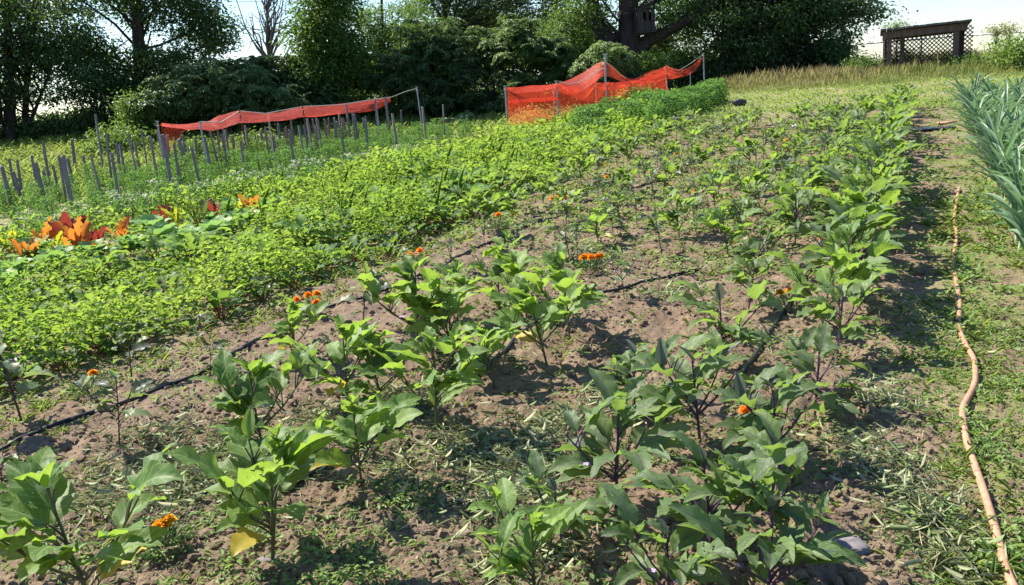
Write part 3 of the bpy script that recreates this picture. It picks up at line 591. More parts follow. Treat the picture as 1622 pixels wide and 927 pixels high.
LIST = [  # kind, base px, top px row, label
 ('G', 160, 1000, 740, 'big pale green eggplant cut by the bottom edge, left of the nearest marigold'),
 ('G', -8, 940, 800, 'green eggplant cut off by the bottom left corner'),
 ('Y', 8, 800, 668, 'small eggplant seedling at left edge just below the black drip hose'),
 ('G', 430, 895, 660, 'green eggplant with a large yellow lower leaf, right of nearest marigold'),
 ('G', 422, 742, 575, 'green eggplant directly behind the one with the large yellow lower leaf'),
 ('G', 575, 782, 622, 'bushy green eggplant with a yellow leaf hanging at its foot beside drip hose'),
 ('G', 693, 692, 548, 'green eggplant just in front of the low orange marigold at centre'),
 ('G', 552, 655, 530, 'green eggplant left of centre, behind and left of the bushy yellow footed one'),
 ('G', 785, 615, 512, 'green eggplant right behind the low orange marigold at centre'),
 ('G', 868, 585, 460, 'green eggplant at centre casting its shadow on bare soil to the right'),
 ('G', 662, 575, 435, 'broad tall green eggplant at centre just right of the black drip hose'),
 ('G', 903, 540, 415, 'round bushy green eggplant in front of the bright orange central marigold'),
 ('G', 790, 490, 400, 'green eggplant behind the centre clump, nearest the drip hose bend'),
 ('G', 725, 515, 430, 'green eggplant wedged between the broad tall one and the hose bend'),
 ('G', 722, 588, 470, 'green eggplant right of the broad tall one, left of centre clump marigold'),
 ('G', 836, 512, 420, 'green eggplant between the hose bend and the round bushy one'),
 ('G', 612, 668, 560, 'low green eggplant left of the central low orange marigold'),
 ('Y', 40, 684, 490, 'tall dark stemmed eggplant at the left edge before the beet bed'),
 ('Y', 190, 718, 575, 'dark stemmed eggplant standing right on the black drip hose at left'),
 ('Y', 210, 612, 495, 'dark spindly eggplant against the beet bed, left of the bare soil'),
 ('Y', 322, 545, 475, 'spindly eggplant at the edge of the beet bed, left of the drip hose'),
 ('Y', 335, 603, 540, 'tiny eggplant on bare soil just above the black drip hose'),
 ('Y', 380, 640, 575, 'small upright eggplant just below the drip hose, left of centre'),
 ('G', 470, 582, 490, 'green eggplant across the drip hose below the left orange marigold'),
 ('Y', 428, 497, 425, 'dark eggplant at the beet bed edge left of the orange marigold cluster'),
 ('Y', 574, 528, 405, 'slender dark eggplant beside the drip hose right of the marigold cluster'),
 ('Y', 530, 590, 520, 'small eggplant on the soil right of the green one crossing the drip hose'),
 ('Y', 640, 448, 390, 'dark eggplant next to the two small marigold blooms by the beet bed'),
 ('Y', 715, 438, 362, 'slim dark eggplant straddling the drip hose near its bend'),
 ('Y', 820, 392, 345, 'dark leafed eggplant on the drip hose line beyond the bend'),
 ('Y', 770, 400, 350, 'dark eggplant at the beet bed edge beyond the hose bend'),
 ('Y', 990, 478, 385, 'dark stemmed eggplant right of the bright orange central marigold'),
 ('Y', 1050, 412, 325, 'upright dark eggplant on bare soil below the small orange marigold'),
 ('Y', 915, 412, 350, 'small dark eggplant behind the bright orange central marigold'),
 ('Y', 1010, 365, 300, 'small dark eggplant on bare soil above the upright dark one'),
 ('Y', 1105, 385, 318, 'pale leafed eggplant below the small orange marigold right of centre'),
 ('P', 975, 815, 610, 'purple stemmed eggplant with one upright purple grey leaf, bottom centre right'),
 ('P', 893, 880, 745, 'small purple stemmed eggplant at bottom centre with a single upright leaf'),
 ('G', 850, 985, 820, 'green eggplant cut by the bottom edge at centre'),
 ('P', 1005, 655, 535, 'pale green eggplant reaching left over the soil from the purple row'),
 ('P', 1110, 715, 530, 'tall eggplant with a purple backed leaf between the two purple rows'),
 ('P', 1150, 595, 450, 'large eggplant in the left purple row beside the yellow orange marigold'),
 ('P', 1200, 430, 340, 'eggplant in the left purple row behind the yellow orange marigold'),
 ('P', 1185, 500, 405, 'eggplant in the left purple row, left of the yellow orange marigold'),
 ('P', 1130, 900, 690, 'large dark eggplant with purple stems near the bottom edge right of centre'),
 ('P', 1060, 985, 800, 'dark eggplant with holed leaves cut by the bottom edge right of centre'),
 ('P', 1215, 985, 770, 'largest dark eggplant cut by the bottom edge, right of centre'),
 ('P', 1237, 755, 580, 'purple stemmed eggplant carrying two lilac flowers, in the right row'),
 ('P', 1222, 870, 690, 'broad dark eggplant with a long leaf reaching toward the orange hose'),
 ('P', 1290, 660, 520, 'eggplant with large dark leaves behind the lilac flowered one'),
 ('P', 1325, 572, 440, 'dense eggplant in the right row level with the hose break'),
]
for kind, px, py, ty, lab in LIST:
    x, y, d = hit(px, py); h = (EYE+ray(px, ty)[2]*d)-zz(x, y)
    egg(kind, x, y, min(max(h, .18)*((1.28 if py < 700 else 1.16) if kind == 'G' else .99), .74), lab, 'eggplants planted in rows')
u = 5.45; k = 0
while u < 20.6:       # the dense right-hand row running up the field
    x, y = uv2xy(u, -.46+rnd.uniform(-.07, .07)); k += 1
    egg('G' if k % 3 else 'P', x, y, rnd.uniform(.6, .74)*(1-.16*float(ss(11, 17, u))), f'dense eggplant in the right hand row, {ORD[k-1]} beyond the hose break' if k <= 12 else 'leafy eggplant toward the far end of the dense right hand row', 'eggplants in the dense right hand row'); u += rnd.uniform(.4, .5)
nm = {-1.08: 'row just left of the dense one', -1.6: 'second row left of the dense one', -2.1: 'third row left of the dense one', -2.5: 'sparse fourth row left of the dense one', -2.95: 'fifth row left of the dense one', -3.95: 'row between the far drip hose and beet bed', -3.55: 'row along the far drip hose', -4.35: 'row against the beet bed'}
for v0, u0, sp_, kinds, hr in ((-1.08, 7.9, .5, 'PPG', (.48, .6)), (-1.6, 7.6, .5, 'YG', (.42, .54)), (-2.1, 8.2, .48, 'YGY', (.42, .56)), (-2.95, 7.2, .5, 'YYG', (.4, .54)), (-3.55, 8.6, .45, 'YYG', (.4, .54)), (-4.35, 8.1, .45, 'YG', (.42, .58))):
    u = u0; k = 0
    while u < 18.5:
        x, y = uv2xy(u, v0+rnd.uniform(-.14, .14)); k += 1
        lab = f'small eggplant in the {nm[v0]}, {ORD[k-1]} after its gap' if k <= 8 else f'tiny distant eggplant in the {nm[v0]}'
        if k <= 8: lab = f'small far eggplant, {ORD[k-1]} in the {nm[v0]}'
        egg(kinds[k % len(kinds)], x, y, rnd.uniform(*hr), lab, 'distant sparse eggplants'); u += sp_*rnd.uniform(.8, 1.25)

# ------------------------------------------------------------------ marigolds
def marigold_parts(seed, pos, mat, hgt=.16, rad=.1):
    r_ = np.random.default_rng(seed); b = MB(); n = 420
    a = r_.uniform(0, 6.28, n); rr = r_.random(n)**.5*rad; z = hgt*r_.random(n)**.8*(1-.5*(rr/rad)**2)
    hexl(b, np.stack([rr*np.cos(a), rr*np.sin(a), z], 1), a, r_.uniform(.1, 1.2, n), r_.uniform(.02, .04, n), .006, .2, .1, r_.normal(0, .5, n), r_.random(n))
    parts = [('foliage', b.mesh('marigold_foliage', M['mg_leaf']))]
    for (fx, fy, fz, fr) in pos:
        b = MB()
        tube(b, [(fx*.5, fy*.5, hgt*.3), (fx, fy, fz-.005)], .0025, 4, .5, 1)
        for L, (m, e, s) in enumerate(((13, .05, 1), (12, .45, .85), (10, .85, .65), (7, 1.25, .45))):
            a = np.arange(m)/m*6.283+L*.4+r_.normal(0, .1, m)
            hexl(b, np.tile([fx, fy, fz+fr*.12*L], (m, 1)), a, e+r_.normal(0, .12, m), fr*s, fr*.5, .25, .3, None, r_.random(m))
        parts.append(('bloom', b.mesh('marigold_bloom', [M[mat], M['mg_leaf']])))
    return parts
MG = [(262, 885, 838, [(0, 0), (-10, 12), (8, -6), (-4, 22)], 'yorange', 'nearest marigold with a yellow orange bloom cluster, bottom left'),
 (150, 630, 608, [(0, 0)], 'orange', 'single orange marigold bloom at left beside the black drip hose'),
 (488, 512, 472, [(-18, 8), (0, 0), (14, -2), (14, 12)], 'orange', 'orange marigold cluster by the drip hose in front of the beet bed'),
 (655, 430, 405, [(-5, 8), (10, -4), (-6, 14)], 'orange', 'small orange marigold in front of the beet bed edge'),
 (718, 590, 562, [(-10, 4), (10, -2)], 'orange', 'orange marigold low among the green centre eggplants'),
 (936, 440, 417, [(-12, 4), (0, 0), (10, -4), (-4, 8), (16, 4)], 'orange', 'bright orange marigold with five blooms at centre right'),
 (1250, 500, 473, [(-14, 10), (0, 0), (12, -8)], 'yorange', 'yellow orange marigold between the two purple eggplant rows'),
 (1312, 405, 383, [(-8, 0), (4, 2), (14, -2), (-2, 6)], 'orange', 'orange marigold beside the dense right hand row'),
 (885, 345, 326, [(-10, 2), (0, 0), (12, 2), (2, 8)], 'orange', 'orange marigold beside the far end of the drip hose'),
 (955, 312, 295, [(-6, 2), (6, 0)], 'yorange', 'small yellow orange marigold at the edge of the leafy bed'),
 (790, 372, 358, [(0, 0)], 'orange', 'single orange marigold bloom near the leafy bed beyond the hose bend'),
 (1107, 338, 319, [(-6, 0), (6, 0)], 'orange', 'orange marigold on bare soil right of centre'),
 (1077, 268, 254, [(-5, 0), (4, 2)], 'yorange', 'yellow marigold near the far end of the leafy bed'),
 (1240, 248, 232, [(-5, 0), (5, 2)], 'yorange', 'far yellow orange marigold left of the dense right row'),
 (1278, 226, 212, [(0, 0), (5, 3)], 'orange', 'farthest orange marigold near the top of the rows'),
 (1192, 700, 664, [(-12, 4), (12, -2)], 'orange', 'orange marigold half hidden in the right purple eggplant row'),
 (1375, 290, 272, [(0, 0)], 'orange', 'tiny orange marigold inside the dense right row'),
 (160, 425, 402, [(-8, 2), (8, 0)], 'orange', 'orange marigold behind the cabbages below the red chard')]
for i, (px, by, fy, fl, mt, lab) in enumerate(MG):
    x, y, d = hit(px, by); z0 = g1(x, y); k = d/FPX; pos = []
    for (ox, oy) in fl:
        p = at(px+ox, fy+oy, d+rnd.uniform(-.03, .03)); pos.append((p.x-x, p.y-y, max(p.z-z0, .1)+(.02 if d < 8.5 else .10), min(.022+.0028*d, .045)))
    hh = max(.1, np.mean([q[2] for q in pos])-.02)
    place('marigold', marigold_parts(100+i, pos, mt, hh, min(.07+.008*d, .12)), (x, y, z0), 0, 1, lab, 'marigold', 'marigolds between the vegetables')

# ------------------------------------------------------------------ beets, cabbages, chard
def beet_parts(seed):
    global rnd
    keep = rnd; rnd = random.Random(seed+500); st, fo = MB(), MB()
    for i in range(rnd.randint(9, 13)):
        az = i*2.4+rnd.uniform(-.3, .3); el = rnd.uniform(.5, 1.35); p0 = Vector((cos(az)*.01, sin(az)*.01, 0)); l = rnd.uniform(.08, .15)
        q = p0+Vector((cos(az)*cos(el), sin(az)*cos(el), sin(el)))*l
        tube(st, [p0, (p0+q)/2, q], [.004, .0035, .003], 5, .5); L = rnd.uniform(.11, .17)
        grid_leaf(fo, q, az, el-.1, L, L*.55, rnd.uniform(.7, 1.6), .3, .08, 3, .14, rnd.uniform(-.4, .4), rnd.random(), 0, 7, 2, .8)
    r = [('stem', st.mesh('beet_stem', M['beet_stem'])), ('foliage', fo.mesh('beet_foliage', M['beet']))]; rnd = keep; return r
BT = [beet_parts(s) for s in range(6)]
M['broad'] = leafmat('turnip_leaf', [(.06, .14, .03), (.10, .22, .04), (.16, .28, .06)], (.40, .60, .07), .4, .65, (.25, .34, .12), .4, spec=.2)
BROAD = []
for ps_ in BT: m_ = ps_[1][1].copy(); m_.materials[0] = M['broad']; m_.name = 'turnip_foliage'; BROAD.append(m_)
k = 0
for v0 in (-5.05, -5.45, -5.9, -6.35, -6.8, -7.25):
    u = 2.6+(-v0-5)*.55; j = 0
    while u < 12.5:
        x, y = uv2xy(u, v0+rnd.uniform(-.12, .12)); k += 1; j += 1
        near = v0 > -5.2
        lab = f'dark leafed beet in the bed edge row beside the soil, {ORD[j-1]} from the front' if near and j <= 12 else 'dark glossy beet growing among the bright greens of the wide bed'
        place('beet_plant', BT[k % 6], (x, y, g1(x, y)-.01), rnd.uniform(0, 6.28), rnd.uniform(.85, 1.3), lab, 'beet', 'beets in the wide bed' if not (near and j <= 12) else 'beets along the bed edge', .1); u += rnd.uniform(.26, .4)
for i in range(270):
    u = 5.5+15*rnd.random()**.85; v = rnd.uniform(-9.8, -5.1)
    if u < 11 and v < -7.4: continue
    x, y = uv2xy(u, v); ps = [('stem', BT[i % 6][0][1]), ('foliage', BROAD[i % 6])]
    place('turnip_plant', ps, (x, y, zz(x, y)+.08), rnd.uniform(0, 6.28), rnd.uniform(.7, 1.75), 'broad leafed turnip plant standing out among the bright greens of the wide bed', 'turnip', 'broad leafed turnips in the wide bed', .12)
def cabbage_parts(seed):
    global rnd
    keep = rnd; rnd = random.Random(seed+900); fo = MB(); he = MB()
    for i in range(13):
        az = i*2.4; el = .35+.07*i; L = rnd.uniform(.2, .27)*(1-.025*i)
        grid_leaf(fo, (cos(az)*.02, sin(az)*.02, .03+.005*i), az, el, L, L*.95, .5, .15, .05, 3, .08, rnd.uniform(-.2, .2), rnd.random(), 0, 7, 3, .85, blunt=.6)
    for i in range(7):
        az = i*2.4+1; grid_leaf(he, (cos(az)*.05, sin(az)*.05, .07), az, 1.6, .15, .16, -1.6, .1, 0, 2, .02, 0, rnd.random(), 0, 7, 3, .9, blunt=.5)
    r = [('outer_leaves', fo.mesh('cabbage_leaves', M['cab'])), ('head', he.mesh('cabbage_head', M['cab']))]; rnd = keep; return r
CB = [cabbage_parts(s) for s in range(3)]
for i, (px, py) in enumerate([(30, 455), (92, 440), (60, 425), (150, 425), (215, 412), (262, 398), (298, 402), (345, 390), (330, 372), (390, 372), (372, 352), (10, 480), (430, 350), (245, 385)]):
    x, y, d = hit(px, py)
    place('cabbage', CB[i % 3], (x, y, zz(x, y)+.05), rnd.uniform(0, 6), rnd.uniform(1.15, 1.4), ['large blue green cabbage at the left edge below the chard', 'round cabbage directly below the leftmost orange chard', 'cabbage behind the two leftmost cabbages', 'cabbage just left of the orange marigold below the red chard', 'cabbage right below the red chard clump',
        'cabbage below the single orange chard leaf', 'cabbage in front of the row, right of the single orange chard', 'cabbage left of the dark green chard', 'small cabbage behind the row near the dark green chard', 'cabbage below the dark green upright chard', 'cabbage tucked behind the dark green chard', 'frontmost cabbage half out at the left edge', 'last cabbage at the right end of the row', 'small cabbage in the back between red and dark chard'][i], 'cabbage', 'cabbages in front of the chard')
def chard_parts(seed, leafm, stemm, n):
    global rnd
    keep = rnd; rnd = random.Random(seed+1300); fo = MB(); st = MB()
    for i in range(n):
        az = i*2.4+rnd.uniform(-.4, .4); el = rnd.uniform(1.15, 1.56); rr_ = rnd.uniform(.02, .11); q = Vector((cos(az)*rr_, sin(az)*rr_, .10+rnd.uniform(0, .12)))
        tube(st, [(0, 0, 0), tuple(q*.6), tuple(q)], [.009, .007, .005], 5); L = rnd.uniform(.12, .31)
        grid_leaf(fo, q, az, el, L, L*.40, .5, .35, .12, 4, .22, rnd.uniform(-1., 1.), rnd.random(), 0, 9, 3, .8, blunt=.6)
    r = [('stem', st.mesh('chard_stem', M[stemm])), ('foliage', fo.mesh('chard_foliage', M[leafm]))]; rnd = keep; return r
for i, (px, py, ty, lm, sm, n, lab) in enumerate([(50, 415, 375, 'ch_or', 'stem_red', 4, 'orange chard with its upright leaves at the far left of the chard row'), (75, 400, 350, 'ch_or', 'stem_red', 5, 'tall bright orange chard, second in the row'),
    (22, 400, 385, 'ch_yel', 'stem_or', 5, 'lime green chard at the left edge'), (92, 412, 378, 'ch_yel', 'stem_or', 5, 'lime green chard below the tall orange one'), (118, 400, 345, 'ch_red', 'stem_red', 6, 'dark red chard with the tallest leaf'),
    (130, 408, 352, 'ch_or', 'stem_red', 4, 'orange chard with a narrow upright leaf in front of the dark red one'), (142, 388, 345, 'ch_yel', 'stem_or', 4, 'lime yellow chard leaf right of the dark red chard'), (160, 400, 365, 'ch_red', 'stem_red', 5, 'low red chard right of the lime yellow leaf'),
    (197, 388, 347, 'ch_or', 'stem_red', 3, 'single orange chard standing apart to the right'), (265, 358, 325, 'ch_red', 'stem_red', 3, 'small dark red chard at the middle of the row'), (283, 360, 335, 'ch_yel', 'stem_or', 4, 'small yellow chard left of the dark green one'),
    (320, 362, 314, 'ch_dk', 'stem_or', 4, 'dark green chard with a yellow tip'), (345, 350, 322, 'ch_red', 'stem_red', 3, 'dark red chard right of the dark green one'), (385, 345, 318, 'ch_yel', 'stem_or', 4, 'lime chard near the right end of the row'), (404, 345, 312, 'ch_or', 'stem_red', 4, 'orange and yellow chard at the right end of the row')]):
    x, y, d = hit(px, py+14); h = EYE+ray(px, ty)[2]*d-zz(x, y)
    place('chard', chard_parts(i, lm, sm, n+5), (x, y, zz(x, y)+.08), rnd.uniform(0, 6), max(h, .34)/.46, lab, 'chard', 'chard plants in the row behind the cabbages')

# ------------------------------------------------------------------ white flowering plants and tomatoes
def bush_parts(seed, leafm, n, rad, hgt, L0, flowers=0, col=.5):
    r_ = np.random.default_rng(seed); b = MB(); a = r_.uniform(0, 6.28, n); t = r_.random(n); z = hgt*(.08+.92*t)
    rr = rad*(.35+.65*r_.random(n))*np.sqrt(np.clip(1-(t-.35)**2*1.6, .05, 1)); L = r_.uniform(.6, 1.4, n)*L0
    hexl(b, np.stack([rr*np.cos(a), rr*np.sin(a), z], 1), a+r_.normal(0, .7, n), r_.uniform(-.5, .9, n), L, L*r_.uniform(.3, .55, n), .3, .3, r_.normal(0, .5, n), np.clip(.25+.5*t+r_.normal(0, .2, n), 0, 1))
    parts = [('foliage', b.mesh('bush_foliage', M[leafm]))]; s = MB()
    for k in range(4):
        aa = k*1.6+seed; tube(s, [(0, 0, -.02), (cos(aa)*rad*.3, sin(aa)*rad*.3, hgt*.5), (cos(aa)*rad*.5, sin(aa)*rad*.5, hgt*.95)], [.008, .006, .003], 4)
    parts.append(('stem', s.mesh('bush_stem', M['stem_g'])))
    if flowers:
        f = MB(); a = r_.uniform(0, 6.28, flowers); rr = rad*r_.random(flowers)**.5; z = hgt*(.85+.3*r_.random(flowers)); P = np.stack([rr*np.cos(a), rr*np.sin(a), z], 1)
        
        for p_ in P: tube(f, [(0, 0, hgt*.5), tuple(p_*[.6, .6, .8]), tuple(p_)], .003, 3, .2, 0, False)
        P = np.repeat(P, 7, 0)+r_.normal(0, .014, (flowers*7, 3)); n5 = len(P)
        hexl(f, P, r_.uniform(0, 6.28, n5), r_.uniform(-.2, .7, n5), .022, .02, .1, .1, None, r_.random(n5)); parts.append(('flower_heads', f.mesh('white_flowers', M['white_fl'])))
    return parts
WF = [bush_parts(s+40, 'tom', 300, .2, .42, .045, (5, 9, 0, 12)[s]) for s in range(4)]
k = 0
for v0 in (-10.15, -10.7):
    u = 5.6 if v0 > -10.5 else 6.0
    while u < 17:
        x, y = uv2xy(u, v0+rnd.uniform(-.2, .2)); k += 1
        place('flowering_herb', WF[k % 4], (x, y, zz(x, y)), rnd.uniform(0, 6), rnd.uniform(.85, 1.2), 'herb topped with tiny white flowers in the band behind the chard', 'flowering herb', 'white flowering herbs'); u += rnd.uniform(.34, .5)
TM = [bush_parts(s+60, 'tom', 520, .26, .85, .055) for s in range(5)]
k = 0
for v0, u0 in ((-11.6, 6.6), (-12.6, 6.9), (-13.6, 7.6), (-14.6, 8.6), (-15.6, 9.5)):
    u = u0
    while u < 22.5:
        x, y = uv2xy(u, v0+rnd.uniform(-.12, .12)); k += 1
        place('tomato_plant', TM[k % 5], (x, y, zz(x, y)), rnd.uniform(0, 6), rnd.uniform(.58, .86)*(.72+.28*float(ss(9, 14, u))), {-11.6: 'bushy tomato plant in the staked row nearest the white flowers', -12.6: 'bushy tomato plant in the second staked row', -13.6: 'bushy tomato plant in the third staked row', -14.6: 'bushy tomato plant in the fourth staked row', -15.6: 'bushy tomato plant in the farthest staked row'}[v0], 'tomato plant', f'tomato plants in staked row {ORD[int(-v0-11.6)]}'); u += rnd.uniform(.36, .52)
# tall dark leafy bed below the right net, and low leafy clumps
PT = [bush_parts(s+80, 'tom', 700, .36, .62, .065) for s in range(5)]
k = 0
for (u0, u1, v0) in ((18.6, 25.2, -5.3), (18.4, 25.2, -5.95), (18.2, 25, -6.6), (19.5, 24.6, -7.3), (15.6, 20, -7.0)):
    u = u0
    while u < u1:
        x, y = uv2xy(u, v0+rnd.uniform(-.1, .1)); k += 1
        place('potato_plant', PT[k % 5], (x, y, zz(x, y)), rnd.uniform(0, 6), rnd.uniform(.55, 1.15)*(.75 if u < 18.5 else 1), 'dark green potato plant in the tall bushy bed before the orange net' if u >= 18.5 else 'dark green potato plant in the low clump left of the tall bushy bed', 'potato plant', 'potato plants in the tall bushy bed' if u >= 18.5 else 'potato plants in the low clump'); u += rnd.uniform(.45, .6)

# ------------------------------------------------------------------ leeks
def leek_parts(seed):
    global rnd
    keep = rnd; rnd = random.Random(seed+2000); st, fo = MB(), MB(); tube(st, [(0, 0, -.02), (0, 0, .08), (0, 0, .16)], [.013, .012, .013], 8)
    for i in range(9):
        az = (0 if i % 2 else pi)+rnd.uniform(-.5, .5); L = rnd.uniform(.32, .55)
        grid_leaf(fo, (cos(az)*.008, sin(az)*.008, .06+.012*i), az, rnd.uniform(1.15, 1.5), L, .036, rnd.uniform(.3, 1.9), .7, 0, 2, .05, rnd.uniform(-.3, .3), rnd.random(), 0, 10, 1, .55, blunt=.5)
    r = [('stem', st.mesh('leek_stem', M['leek_stem'])), ('leaves', fo.mesh('leek_leaves', M['leek']))]; rnd = keep; return r
LK = [leek_parts(s) for s in range(6)]
k = 0
for v0, u0, u1, nmv in ((.8, 6.7, 19.5, 'row nearest the orange hose'), (1.12, 6.9, 19.5, 'second row'), (1.55, 7.8, 19, 'third row')):
    u = u0; j = 0
    while u < u1:
        x, y = uv2xy(u, v0+rnd.uniform(-.06, .06)); k += 1; j += 1
        near = j <= 10 and v0 < 1.5
        place('leek', LK[k % 6], (x, y, g1(x, y)), rnd.uniform(0, 6.28), rnd.uniform(1.1, 1.55), f'blue green leek in the {nmv}, {ORD[j-1]} from the front' if near else f'blue green leek farther up the {nmv}', 'leek', f'leeks in the {nmv}', .12); u += rnd.uniform(.25, .36)
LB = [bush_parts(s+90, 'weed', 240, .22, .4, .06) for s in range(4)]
for v0 in (2.5, 3.1):
    u = 11
    while u < 19.5:
        x, y = uv2xy(u, v0+rnd.uniform(-.1, .1)); k += 1
        place('bean_plant', LB[k % 4], (x, y, zz(x, y)), rnd.uniform(0, 6), rnd.uniform(.8, 1.1), 'pale green bean plant right of the leeks' if v0 < 3 else 'pale green bean plant in the farther row right of the leeks', 'bean plant', 'bean plants right of the leeks' if v0 < 3 else 'bean plants in the farther row'); u += rnd.uniform(.4, .6)

# ------------------------------------------------------------------ hoses
def path_pts(pl, step=.06, lift=.0, wob=.015, seed=0):
    P = [hit(a, b)[:2] for a, b in pl]; out = []; r_ = random.Random(seed)
    ph = r_.uniform(0, 6)
    n = len(P)
    for i in range(n-1):
        p0 = P[max(i-1, 0)]; p1 = P[i]; p2 = P[i+1]; p3 = P[min(i+2, n-1)]; L = math.dist(p1, p2); m = max(2, int(L/step))
        for k in range(m):
            t = k/m; q = [.5*((2*p1[c])+(-p0[c]+p2[c])*t+(2*p0[c]-5*p1[c]+4*p2[c]-p3[c])*t*t+(-p0[c]+3*p1[c]-3*p2[c]+p3[c])*t**3) for c in (0, 1)]
            s = len(out)*step; w = wob*sin(s*2.1+ph); out.append((q[0]+w, q[1], 0))
    z = [g1(a, b) for a, b, _ in out]; zs = [np.mean(z[max(0, i-3):i+4]) for i in range(len(z))]
    return [(a, b, max(zs[i], max(z[max(0, i-1):i+2])-.004)+lift) for i, (a, b, _) in enumerate(out)]
def hose(name, pl, rad, mat, label, cat, group=None, sides=8, rings=None, seed=0):
    b = MB(); pts = path_pts(pl, .05, rad*1.1, seed=seed); tube(b, pts, rad, sides, .5)
    o = tag(link(name, b.mesh(name, M[mat])), label, cat, group)
    if rings:
        for i in range(8, len(pts)-3, rings):
            rb = MB(); tube(rb, [pts[i], tuple(np.array(pts[i])*.35+np.array(pts[i+1])*.65)], rad*1.35, 8)
            link('coupling', rb.mesh('coupling', M[mat]), o)
    return o
hose('drip_hose', [(-60, 758), (0, 727), (95, 690), (190, 655), (300, 610), (360, 585), (410, 555), (450, 535), (515, 498), (575, 480), (640, 455), (700, 432), (750, 405), (790, 385), (870, 352), (930, 325), (1010, 300), (1090, 275)], .0115, 'black', 'black drip hose curving across the bare soil from the left edge', 'hose', rings=14, seed=1)
hose('drip_hose', [(440, 790), (490, 766), (540, 738), (600, 705), (640, 678), (700, 640), (780, 590), (830, 540), (880, 500), (950, 470), (1040, 450), (1110, 430)], .0115, 'black', 'black drip hose half hidden under the green centre eggplants', 'hose', rings=14, seed=2)
hose('drip_hose', [(1150, 640), (1260, 480), (1300, 400), (1320, 360), (1345, 330), (1370, 290)], .0115, 'black', 'black drip hose under the dense right eggplant rows', 'hose', rings=16, seed=3)
def orange_hose():
    b = MB(); pts = path_pts([(1625, 1000), (1593, 915), (1578, 851), (1561, 794), (1545, 744), (1529, 694), (1526, 657), (1537, 632), (1545, 612), (1543, 577), (1529, 551), (1518, 524), (1519, 484), (1516, 457), (1511, 420), (1515, 380), (1511, 353), (1514, 330), (1520, 300)], .05, .018, .004, 4)
    tube(b, pts, .0155, 10, .5); o = tag(link('garden_hose', b.mesh('garden_hose', M['hose'])), 'faded orange garden hose lying along the weedy path at right', 'hose')
orange_hose()
b = MB()      # weeds growing over the hose hide it in places
pts = path_pts([(1588, 915), (1548, 760), (1535, 650), (1528, 555), (1516, 440), (1512, 350)], .03)
P = np.array([p for i, p in enumerate(pts) if math.sin(i*.07)+math.sin(i*.19+1) > .95]); P = np.repeat(P, 5, 0); n = len(P); P[:, 0] += rng.normal(0, .035, n); P[:, 1] += rng.normal(0, .03, n)
hexl(b, P, rng.uniform(0, 6.28, n), rng.uniform(.2, 1.3, n), rng.uniform(.03, .08, n), rng.uniform(.006, .016, n), .3, .4, None)
tag(link('hose_weeds', b.mesh('hose_weeds', M['weed'])), 'weeds growing over the faded orange garden hose', 'weeds', kind='stuff')

# ------------------------------------------------------------------ stakes, pipes and nets
STK = [(25, 339, 2, 263), (28, 308, 14, 251), (38, 320, 21, 272), (36, 308, 27, 253), (76, 332, 56, 258), (82, 300, 68, 225), (75, 303, 69, 270), (121, 340, 98, 250), (117, 290, 107, 251), (120, 266, 114, 221), (164, 265, 151, 181), (193, 289, 185, 228), (201, 284, 190, 228),
 (225, 276, 213, 225), (235, 265, 224, 205), (267, 274, 255, 213), (277, 312, 258, 214), (271, 258, 264, 215), (306, 284, 283, 221), (295, 246, 290, 213), (339, 288, 324, 218), (359, 255, 351, 213), (366, 258, 357, 206), (398, 253, 388, 198), (445, 270, 432, 215), (447, 242, 440, 195),
 (470, 255, 460, 188), (496, 266, 481, 199), (457, 232, 454, 206), (480, 248, 478, 225), (505, 241, 495, 189), (516, 248, 501, 187), (521, 236, 514, 188), (524, 234, 520, 187), (537, 243, 529, 187), (538, 227, 533, 192), (544, 227, 542, 187), (557, 238, 548, 165), (571, 235, 561, 181), (600, 229, 594, 158), (621, 230, 610, 153), (637, 223, 635, 174)]
STK += [(412, 258, 404, 214), (420, 250, 413, 206), (375, 262, 368, 214), (352, 262, 345, 216), (461, 250, 452, 200), (509, 230, 503, 190), (552, 235, 544, 188), (490, 240, 485, 196), (315, 268, 309, 216), (297, 262, 290, 224), (60, 296, 50, 246), (140, 292, 132, 246), (96, 310, 84, 262), (583, 232, 575, 186)]
WORD = {0: 'leftmost leaning grey wooden stake at the left edge', 10: 'tallest grey wooden stake, standing left of the light green bush', 41: 'short lone grey stake at the right end of the staked rows', 37: 'thick grey stake poking up through the left orange net', 39: 'grey stake under the right end of the left orange net'}
